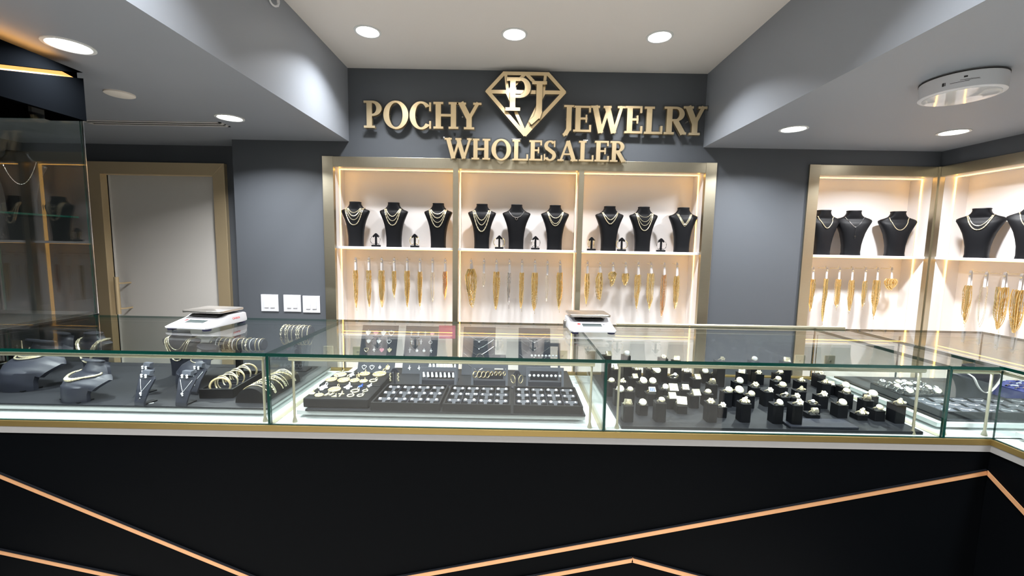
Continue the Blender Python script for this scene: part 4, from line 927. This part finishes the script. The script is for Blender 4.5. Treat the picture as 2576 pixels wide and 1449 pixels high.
# small towers with dangling earrings
for (px, py, nm, hoopy) in ((993,968,'left earring tower, behind the pendant trays',0),(1300,968,'right earring tower, between two window frame stands',1)):
    P = onZ(px,py,Z1); P.y = max(P.y,1.76); P = onY(px,py,1.76); loc = Vector((P.x,1.76,Z1)); t = thing('earring_tower','small black '+nm,'earring stand',loc)
    add('tower_base', G().lathe([(.020,0),(.021,.002),(.021,.005),(.018,.008)],24,(0,0,0),1.25,.9).mesh('tower_base','leas',smooth=True), t)
    add('tower_post', bx((-.0035,-.003,.008),(.0035,.003,.072),'leas'), t)
    add('tower_arms', G().prism([(-.020,.058),(-.006,.078),(.006,.078),(.020,.058),(.016,.054),(0,.068),(-.016,.054)][::-1],lambda u,v,dd:(u,dd,v),-.006,.006).mesh('tower_arms','leas'), t)
    for s_ in (-1,1):
        g = G()
        if hoopy: g.torus(.017,.0016,(0,0,-.018),22,6,Matrix.Rotation(s_*1.0,3,'Z'))
        else:
            for k in range(5): g.ball((.001*(-1)**k,0,-.004-.0075*k),.0042,7,1.1)
        tag(add('earring', g.mesh('earring',J if hoopy else JP,smooth=True), None, loc+Vector((s_*.017,-.007,.060))), 'gold %s earring hanging on the %s arm of the %s' % ('hoop' if hoopy else 'leaf drop',('left','right')[s_>0],nm.split(',')[0]), 'earring', 'earrings on the towers')
a = onY(1104,819,YK-.03); b = onY(1145,853,YK-.03)
tag(add('sticky_note', bx((0,0,0),(b.x-a.x,.0008,a.z-b.z),'pink'), None, (a.x,YK-.025,b.z), (.04,0,.03)), 'bright pink paper note standing at the back of the middle showcase', 'paper note')

# ---------------- left showcase ----------------
def lowbust_meshes():
    V = [(0,0,.060),(0,.030,.062),(.003,.052,.068),(.016,.070,.082),(.034,.081,.088),(.050,.087,.088),(.060,.093,.070),(.066,.103,.050),(.070,.113,.041),(.073,.121,.040)]
    def surf(u, v):
        k = min(int(v), len(V)-2); f = v-k; a, b = V[k], V[k+1]
        y, z, w_ = [a[i]+(b[i]-a[i])*f for i in range(3)]
        c = abs(u)**2.2; return Vector((u*w_, y+c*.030, z-c*(.022 if 2 < v < 7 else .004)))
    g = G(); nu, nv = 20, 27; F = []; Bk = []
    for j in range(nv+1):
        v = (len(V)-1)*j/nv; F.append([g.bm.verts.new(surf(-1+2*i/nu, v)) for i in range(nu+1)]); Bk.append([g.bm.verts.new(surf(-1+2*i/nu, v)*.99+Vector((0,.011,-.003 if v > 1 else 0))) for i in range(nu+1)])
    for j in range(nv):
        for i in range(nu):
            g.face([F[j][i],F[j][i+1],F[j+1][i+1],F[j+1][i]]); g.face([Bk[j][i],Bk[j+1][i],Bk[j+1][i+1],Bk[j][i+1]])
        g.face([F[j][0],F[j+1][0],Bk[j+1][0],Bk[j][0]]); g.face([F[j][nu],Bk[j][nu],Bk[j+1][nu],F[j+1][nu]])
    for i in range(nu): g.face([F[nv][i],F[nv][i+1],Bk[nv][i+1],Bk[nv][i]]); g.face([F[0][i],Bk[0][i],Bk[0][i+1],F[0][i+1]])
    b = g.mesh('bust_body','leas',smooth=True)
    c = G().lathe([(.036,0),(.043,.001),(.043,.005),(.040,.007)],28,(0,0,0),1,.62).mesh('neck_cap','leas',smooth=True)
    s_ = bx((-.05,.012,0),(.05,.055,.003),'lea')
    return b, c, s_, surf
LB = lowbust_meshes()
def lowbust(loc, rot, label, sc=1.0):
    t = thing('necklace_bust', label, 'necklace display bust', loc, rot, 'low busts in the counter'); t.scale = (sc,)*3
    add('bust_body', LB[0], t); add('neck_cap', LB[1], t, (0,.084,.119), (-.30,0,0)); add('foot_plate', LB[2], t); return t
def links(g, pts, r, R_, step=2):
    for i in range(0, len(pts)-step, step):
        a, b = pts[i], pts[i+step]; d = (b-a); L_ = d.length; d.normalize(); u = Vector((0,-.5,1)); n = d.cross(u).normalized(); up = d.cross(n)
        ax = n if (i//step) % 2 else (n*.4+up*.9).normalized(); c = (a+b)/2; q = []
        for k in range(10): al = 2*PI*k/10; q.append(c+d*(L_*.72*math.cos(al))+ax*(R_*math.sin(al)))
        g.tube(q, r, 5, True)
def lowneck(loc, rot, label, u1, v0, v1, r, kind, m=JP, sc=1.0, taper=0, p=2.0):
    g = G(); pts = []; n = 70
    for i in range(n+1):
        t = -1+2*i/n; u = u1*math.sin(t*PI/2); v = v1+(v0-v1)*abs(math.sin(t*PI/2))**p; pts.append(LB[3](u, v)+Vector((0,-r*.8,r*.6)))
    if kind == 'link': links(g, pts, r*.38, r*1.3)
    else: g.tube(pts, (lambda f: r*(.75+taper*math.exp(-((f-.5)/.13)**2))*(1 if int(f*70)%2 else .72)), 7)
    return tag(add('necklace', g.mesh('necklace',m,smooth=True), None, loc, (0,0,rot), sc), label, 'necklace', 'necklaces in the left showcase')
P = onZ(-10,1035,Z1); lA = (-2.0,1.60,Z1)
lowbust(lA, -.25, 'dark low necklace bust cut by the left photo edge in the counter', 1.45)
for i, (v0,v1) in enumerate(((7.0,4.6),(7.0,4.0))): lowneck(lA, -.25, 'pale gold bar link necklace on the cropped leftmost counter bust, %s strand' % ('upper','lower')[i], .72, v0, v1, .0034, 'plain', JP, 1.45)
lB = (-1.655,1.500,Z1)
lowbust(lB, -.32, 'slate low bust wearing a graduated gold collar in the left showcase', 1.12)
lowneck(lB, -.32, 'graduated pale gold collar necklace on the slate low bust', .84, 6.4, 3.1, .0048, 'plain', JP, 1.12, .8)
# upright busts at the back
def upbust(px, py, Y_, rot, label, sc, spec, grp='necklaces in the left showcase'):
    P = onY(px, py, Y_); loc = (P.x, Y_, Z1); bust(loc, rot, label, BMS, sc, 'upright busts in the left showcase')
    for i, (hw,drop,r,kind,m,p,lk) in enumerate(spec):
        me = necklace_mesh(PR, hw, .258, drop, r, kind, p, None, m)
        tag(add('necklace', me, None, loc, (0,0,rot), sc), '%s on the %s%s' % (lk, label.split(' in the')[0], '' if len(spec) == 1 else ', %s from the top' % ORD[i]), 'necklace', grp)
BMS = bust_meshes(PR, 'leas')
upbust(238, 880, 1.80, -.30, 'grey bust with rope chains in the left showcase', (1.05,.85,.655), [(.056,.10,.0055,'rope',JP,2.0,'thick gold rope chain'),(.066,.145,.0062,'rope',JP,2.0,'thicker gold rope chain')])
upbust(458, 880, 1.86, -.10, 'grey bust with three chains in the left showcase', (.92,.8,.66), [(.052,.075,.0030,'link',JP,2.0,'open link gold chain'),(.060,.115,.0032,'curb',J,2.0,'gold curb chain'),(.068,.150,.0046,'curb',JP,2.1,'heavy gold chain')])
upbust(330, 850, 2.0, -.5, 'grey rear bust with two thin chains in the left showcase', .68, [(.056,.11,.0022,'rope','rose',1.7,'thin rose gold chain'),(.064,.135,.0026,'rope',JP,1.7,'thin gold chain')]) if 0 else None
lD = (-1.395,1.70,Z1)
lowbust(lD, -1.15, 'large dark reclining bust with a fine choker behind the pendant stands', 1.3)
lowneck(lD, -1.15, 'fine pale gold choker on the large reclining bust', .85, 6.4, 4.6, .0020, 'plain', JP, 1.3)
lE = (-2.2,1.86,Z1)
lowbust(lE, -.55, 'dark low bust at the far back left of the counter', 1.3); lowneck(lE, -.55, 'thin silver chain on the far back left bust', .8, 6.4, 4.0, .0020, 'plain', S_, 1.3)
# pendant stands
def pstand(px, py, rot, label, sc, pk, Y_=None):
    P = onZ(px,py,Z1); loc = Vector((P.x, Y_ or P.y, Z1))
    t = thing('pendant_stand', label, 'pendant stand', loc, rot, 'pendant stands in the left showcase'); t.scale = (sc,)*3
    prof = [(.0,0,.018),(.0,.010,.018),(.012,.045,.022),(.026,.075,.029),(.030,.082,.024)]; g = G()
    g.rings([[(-w_,y,z),(w_,y,z),(w_,y+.005,z-.001),(-w_,y+.005,z-.001)] for y,z,w_ in prof]); add('slanted_panel', g.mesh('slanted_panel','leas',.0006), t)
    g = G().box((-.010,.004,0),(.010,.045,.003)); add('rear_foot', g.mesh('rear_foot','lea'), t)
    g = G(); g.rings([[(-.015,y,z),(.015,y,z),(.015,y+.012,z),(-.015,y+.012,z)] for y,z in ((.027,.083),(.022,.087),(.026,.099))]); add('earring_tab', g.mesh('earring_tab','leag',.0005), t)
    R3 = Matrix.Rotation(rot,3,'Z')
    Wp = lambda v: loc+R3 @ (Vector(v)*sc)
    g = G(); pts = [(-.020,.024,.073),(-.010,.016,.056),(0,.0095,.040),(.010,.016,.056),(.020,.024,.073)]; g.tube([Vector(p)*sc+Vector((0,-.0015,0)) for p in pts],[.0009,.0006],5)
    g.ball((0,.006*sc,.036*sc),.0045,8,1.1); g.ball((.0025,.005*sc,.031*sc),.003,8)
    tag(add('necklace', g.mesh('necklace','stone',smooth=True), None, loc, (0,0,rot)), 'fine chain with a tiny pendant on the %s' % pk, 'necklace', 'pendant necklaces in the left showcase')
    for s_ in (-1,1):
        g = G().ball((0,0,0),.0045,8).ball((0,0,-.007),.004,8)
        tag(add('earring', g.mesh('earring','stone',smooth=True), None, Wp((s_*.008,.0175,.088)), (0,0,rot)), 'sparkling earring at the %s top of the %s' % (('left','right')[s_>0],pk), 'earring', 'earrings on the pendant stands')
pstand(350,1021,-.22,'slate pendant stand with a ring slot, front left of four',1.24,'front left pendant stand')
pstand(333,1000,-.3,'slate pendant stand half hidden behind the front left one',1.2,'rear left pendant stand',1.60)
pstand(455,1022,-.12,'slate pendant stand with a drop necklace, front right of four',1.24,'front right pendant stand')
pstand(482,994,-.25,'slate pendant stand behind the front right one',1.2,'rear right pendant stand',1.61)
P = onZ(343,1000,Z1); ring(Vector((-1.365,1.497,Z1+.012)), 'solitaire', .4, .2, 'small solitaire ring at the foot of the front left pendant stand', None, .8, S_)
# bangles in their box
bt = traybox('bangle_tray','long black tray with gold bangles standing in it',-1.215,-1.090,1.575,1.82,.036,1,7,'bangle tray',.08)
R3 = Matrix.Rotation(.08,3,'Z'); bc0 = Vector((-1.1525,1.6975,Z1))
for i in range(9):
    loc = bc0+R3 @ Vector((.002*(-1)**i,-.098+.0245*i,.040)); wd = .0042 if i in (0,8) else (.0031 if i%2 else .0023)
    me = G().torus(.033,wd,(0,0,0),30,7,Matrix.Rotation(.25*(-1)**i,3,'Z'),sx=1.06).mesh('bangle',J if i in (0,1,4,8) else JP,smooth=True)
    tag(add('bangle', me, None, loc, (0,0,.08)), '%s gold bangle standing in the black bangle tray, %s from the front' % ('wide' if wd > .003 else 'slim',ORD[i]), 'bangle', 'bangles in the tray')
# half round ramp with bracelets
rl = Vector((-.985,1.535,Z1)); rrot = .0
rt = thing('bracelet_ramp','black half round bracelet ramp at the right end of the left showcase','bracelet ramp',rl,rrot)
g = G(); g.prism([(.057*math.cos(a),.057*math.sin(a)) for a in [PI*i/24 for i in range(25)]], lambda u,v,dd:(u,dd,v), 0, .26); add('ramp_body', g.mesh('ramp_body','lea',smooth=True), rt)
for i in range(11):
    y = .030+.0205*i; g = G(); sk = .02*math.sin(i*1.7); pts = [Vector((.0595*math.cos(a), y+sk*math.cos(a), .0595*math.sin(a))) for a in [.28+(PI-.5)*k/60 for k in range(61)]]
    r = (.0022,.0018,.0028,.0022,.0032,.0018)[i%6]
    if i%3 == 2: links(g, pts, .0011, .0032)
    else: g.tube(pts, [r,r*.6], 6)
    tag(add('bracelet', g.mesh('bracelet',JP if i%4 else J,smooth=True), None, rl, (0,0,rrot)), 'gold %s bracelet over the half round ramp, %s from the front' % ('link' if i%3 == 2 else 'slim chain',ORD[i]), 'bracelet', 'bracelets on the ramp')
# round bars with bracelets
def tbar(P, L_, R_, rot, label, key, n, zc, sag=False):
    t = thing('bracelet_bar', label, 'bracelet stand', (P.x,P.y,Z1), rot); h = zc-Z1
    add('round_bar', G().tube([(-L_/2,0,h),(L_/2,0,h)],R_,20).mesh('round_bar','leas',smooth=True), t)
    add('bar_post', bx((-.012,-.008,.004),(.012,.008,h-R_*.8),'lea'), t); add('bar_base', bx((-.05,-.03,0),(.05,.03,.005),'lea',bevel=.001), t)
    for i in range(n):
        x = -L_/2+L_*(i+.5)/n; g = G(); k_ = i%4; Rr = R_+.0025
        M3 = Matrix.Rotation(PI/2+.12*math.sin(i*2),3,'Z')
        pts = [M3 @ Vector(((Rr)*math.cos(a),0,Rr*math.sin(a)*(1 if math.sin(a) > 0 else (1.5 if sag else 1.12)))) for a in [2*PI*j/48 for j in range(48)]]
        if k_ == 0 or sag and k_ == 1: links(g, pts+pts[:2], .0014, .0040)
        elif k_ == 1: g.tube(pts, .0018, 6, True)
        else: g.tube(pts, [.0028,.0016], 6, True)
        if not sag and i%2: g.ball(pts[40],.0036,8)
        loc = Vector((P.x,P.y,zc))+Matrix.Rotation(rot,3,'Z') @ Vector((x,0,0))
        tag(add('bracelet', g.mesh('bracelet',(JP,'stone',J,JP)[k_] if not sag else JP,smooth=True), None, loc, (0,0,rot)), '%s bracelet on the %s, %s from its left end' % (('gold link','slim silvery','gold','pale gold')[k_] if not sag else 'chunky gold',key,ORD[i]), 'bracelet', 'bracelets on the round bars')
P = onY(600,866,1.86); tbar(P,.235,.025,.0,'black round bar carrying a row of bracelets behind the bangle tray','long bracelet bar',12,P.z)
P = onY(748,838,1.96); tbar(P,.135,.034,.0,'black round bar carrying chunky bracelets at the back of the left showcase','rear bracelet bar',8,P.z,True)
# small loose things in front
P = onZ(640,1000,Z1)
tag(add('price_tag', bx((-.010,-.003,0),(.010,.003,.0012),'white'), None, onZ(378,1015,Z1), (0,0,.6)), 'tiny white price tag lying beside the front left pendant stand', 'price tag')

# ---------------- corner showcase ----------------
t = traybox('ring_tray','black tray heaped with silver rings in the corner showcase',1.60,1.79,1.69,1.84,.030,0,0,'ring tray')
Q7 = lambda x,y: (2300+x/9.058-120, 900+y/9.058)
k = 0
for r_ in range(4):
    for c_ in range(6):
        x = 1.612+.031*c_+.010*(r_%2); y = 1.705+.033*r_; k += 1
        if x > 1.785: continue
        ring(Vector((x,y,Z1+.0295)), ('solitaire','dome','oval','flower')[(r_+c_)%4], random.uniform(-.9,.9), random.uniform(.2,.9), 'silver ring in the %s row, %s from the left, on the silver ring tray' % (ORD[r_],ORD[c_]), 'silver rings on the tray', 1.35, S_)
t = traybox('jewelry_card_tray','wide black tray of flat cards with fine silver pieces, front of the corner showcase',1.60,2.16,1.515,1.675,.026,7,3,'jewelry tray')
cm = bx((-.030,-.021,0),(.030,.021,.0015),'leag',bevel=.0003)
for r_ in range(3):
    for c_ in range(7):
        x = 1.604+.0789*(c_+.5); y = 1.519+.0513*(r_+.5); L0 = Vector((x,y,Z1+.021)); lab = '%s card, %s row of the card tray' % (ORD[c_],('front','middle','back')[r_])
        tag(add('jewelry_card', cm, None, L0, (.16,0,random.uniform(-.08,.08))), 'dark grey %s' % lab, 'jewelry card', 'cards in the corner showcase tray')
        g = G(); g.tube([(-.022,.004,0),(-.006,-.001,0),(.006,-.003,0),(.022,.005,0)],[.0009,.0007],5); g.ball((.004,-.003,0),.0035,7,.7)
        tag(add('bracelet', g.mesh('bracelet','stone',smooth=True), None, L0+Vector((0,0,.0035)), (.16,0,random.uniform(-.4,.2))), 'fine silver bracelet on the %s' % lab, 'bracelet', 'bracelets on the cards')
lC = (1.955,1.74,Z1); bs = (1.35,1.15,.47)
bust(lC, .22, 'slate bust wearing a white pearl necklace in the corner showcase', BMS, bs)
tag(add('necklace', necklace_mesh(PR,.066,.258,.175,.0040,'plain',1.9,None,'pearl'), None, lC, (0,0,.22), bs), 'white pearl necklace on the slate bust in the corner showcase', 'necklace')
P = onZ(2500,975,Z1+.05)
bb = thing('velvet_box','royal blue velvet box holding silver pieces in the corner showcase','jewelry box',(2.205,1.76,Z1))
add('box_body', bx((-.105,-.09,0),(.105,.09,.05),'bluebox',bevel=.003), bb)
for i in range(7):
    for j in range(5):
        if (i*3+j) % 7 == 6: continue
        tag(add('bracelet', G().tube([(-.0115,0,0),(0,.003,.0),(.0115,0,0)],[.0042,.003],6).mesh('bracelet',S_ if (i+j)%3 else 'stone',smooth=True) if (i,j) == (0,0) or not 'sbm' in globals() else sbm[(i+j)%2], None, (2.205-.087+.029*i,1.76-.068+.034*j,Z1+.053), (0,0,random.uniform(-.5,.5))), 'short silver bracelet on the blue box, %s column, %s row from the front' % (ORD[i],ORD[j]), 'bracelet', 'silver bracelets on the blue box')

# ---------------- left tall case and hood ----------------
XG = -2.15
tc = thing('tall_display_case','tall dark glass case with necklace busts at the left photo edge','glass display case',(XG,YK+.045,ZT))
L = lambda v: (v[0]-XG, v[1]-YK-.045, v[2]-ZT)
add('side_glass', pane(L((XG-.004,.5,ZT)),L((XG+.004,YK+.045,2.085)),0,'steel'), tc)
add('rear_glass', pane(L((-2.62,YK+.037,ZT)),L((XG-.006,YK+.045,2.085)),1), tc)
add('dark_back', bx(L((-2.66,.5,ZT)),L((-2.63,YK+.045,2.085)),'mirror'), tc)
add('case_floor', bx(L((-2.63,.5,ZT)),L((XG-.006,YK+.03,ZT+.012)),'dark'), tc)
add('glass_shelf', pane(L((-2.62,.5,1.60)),L((XG-.03,YK+.02,1.608)),2), tc)
add('case_header', bx(L((-2.66,.5,2.086)),L((XG+.004,YK+.045,2.12)),'hood'), tc)
add('corner_trim', bx(L((XG-.004,YK+.0455,ZT)),L((XG+.004,YK+.049,2.085)),'silver'), tc)
struct('trim_3', bx((-2.66,.5,0),(-2.62,2.0,ZT-.3),'black')) if 0 else None
sup = tag(add('case_plinth', bx((-2.66,.5,ZFL),(-2.61,YK+.05,ZT),'black')), 'black panel supporting the tall glass case at the left', 'panel')
for px, py, zb, rot, nm, spec in ((60,560,1.609,.9,'upper shelf of the tall left case',[(.058,.115,.0026,'link',S_,2.0)]),(-12,770,ZT+.0125,.8,'floor of the tall left case',[(.056,.085,.0026,'rope',JP,2.0)])):
    P = onX(px,py,-2.33); loc = (-2.33,P.y if zb > 1.5 else 1.70,zb)
    bust(loc, rot, 'dark necklace bust standing on the %s' % nm, BM1, .95 if zb > 1.5 else 1.05)
    for hw,drop,r,kd,m,p in spec: tag(add('necklace', necklace_mesh(PR,hw,.258,drop,r,kd,p,None,m), None, loc, (0,0,rot), .95 if zb > 1.5 else 1.05), '%s chain on the bust on the %s' % ('silver' if m == S_ else 'gold',nm), 'necklace')
def scale_about_camera():
    f = lambda p: Vector((K*p.x, K*p.y, K*(p.z-ZFL)))  # uniform scaling, the fixed point is the camera position
    for o in set(SC.objects)-BEFORE:
        if o.parent is None: o.location = f(o.location); o.scale = o.scale*K
scale_about_camera()
hd = thing('light_hood','black hanging hood with an amber light slit at the upper left','light hood',(-1.66,1.675,1.95))
L = lambda v: (v[0]+1.66, v[1]-1.675, v[2]-1.95)
fy = lambda u,v,dd: L((dd,u,v))
# fascia split by the slanting slit: lower piece, upper wedge
add('lower_fascia', G().prism([(1.675,1.95),(1.675,2.112),(.2,1.80),(.2,1.95)] if 0 else [(1.675,1.95),(1.675,2.108),(1.40,2.032),(.4,1.97),(.4,1.95)],fy,-1.68,-1.66).mesh('lower_fascia','hood'), hd)
add('upper_fascia', G().prism([(1.675,2.13),(.4,2.13),(.4,1.985),(1.40,2.050),(1.62,2.112),(1.672,2.128)],fy,-1.68,-1.66).mesh('upper_fascia','hood'), hd)
add('light_slit', G().prism([(1.66,2.106),(1.40,2.032),(.4,1.97),(.4,1.985),(1.40,2.050),(1.62,2.112)],fy,-1.688,-1.683).mesh('light_slit','glow'), hd)
add('hood_end', bx(L((-1.80,1.655,1.95)),L((-1.683,1.675,2.13)),'hood'), hd)
add('hood_top', bx(L((-1.80,.4,2.12)),L((-1.683,1.654,2.13)),'hood'), hd)
add('cove_strip', bx(L((-1.70,.5,2.131)),L((-1.685,1.60,2.136)),'glowc'), hd)
g = G()
for y in (.8,1.4): g.tube([L((-1.76,y,2.13)),L((-1.76,y,ZL))],.006,8)
add('hanger', g.mesh('hanger','steel'), hd)
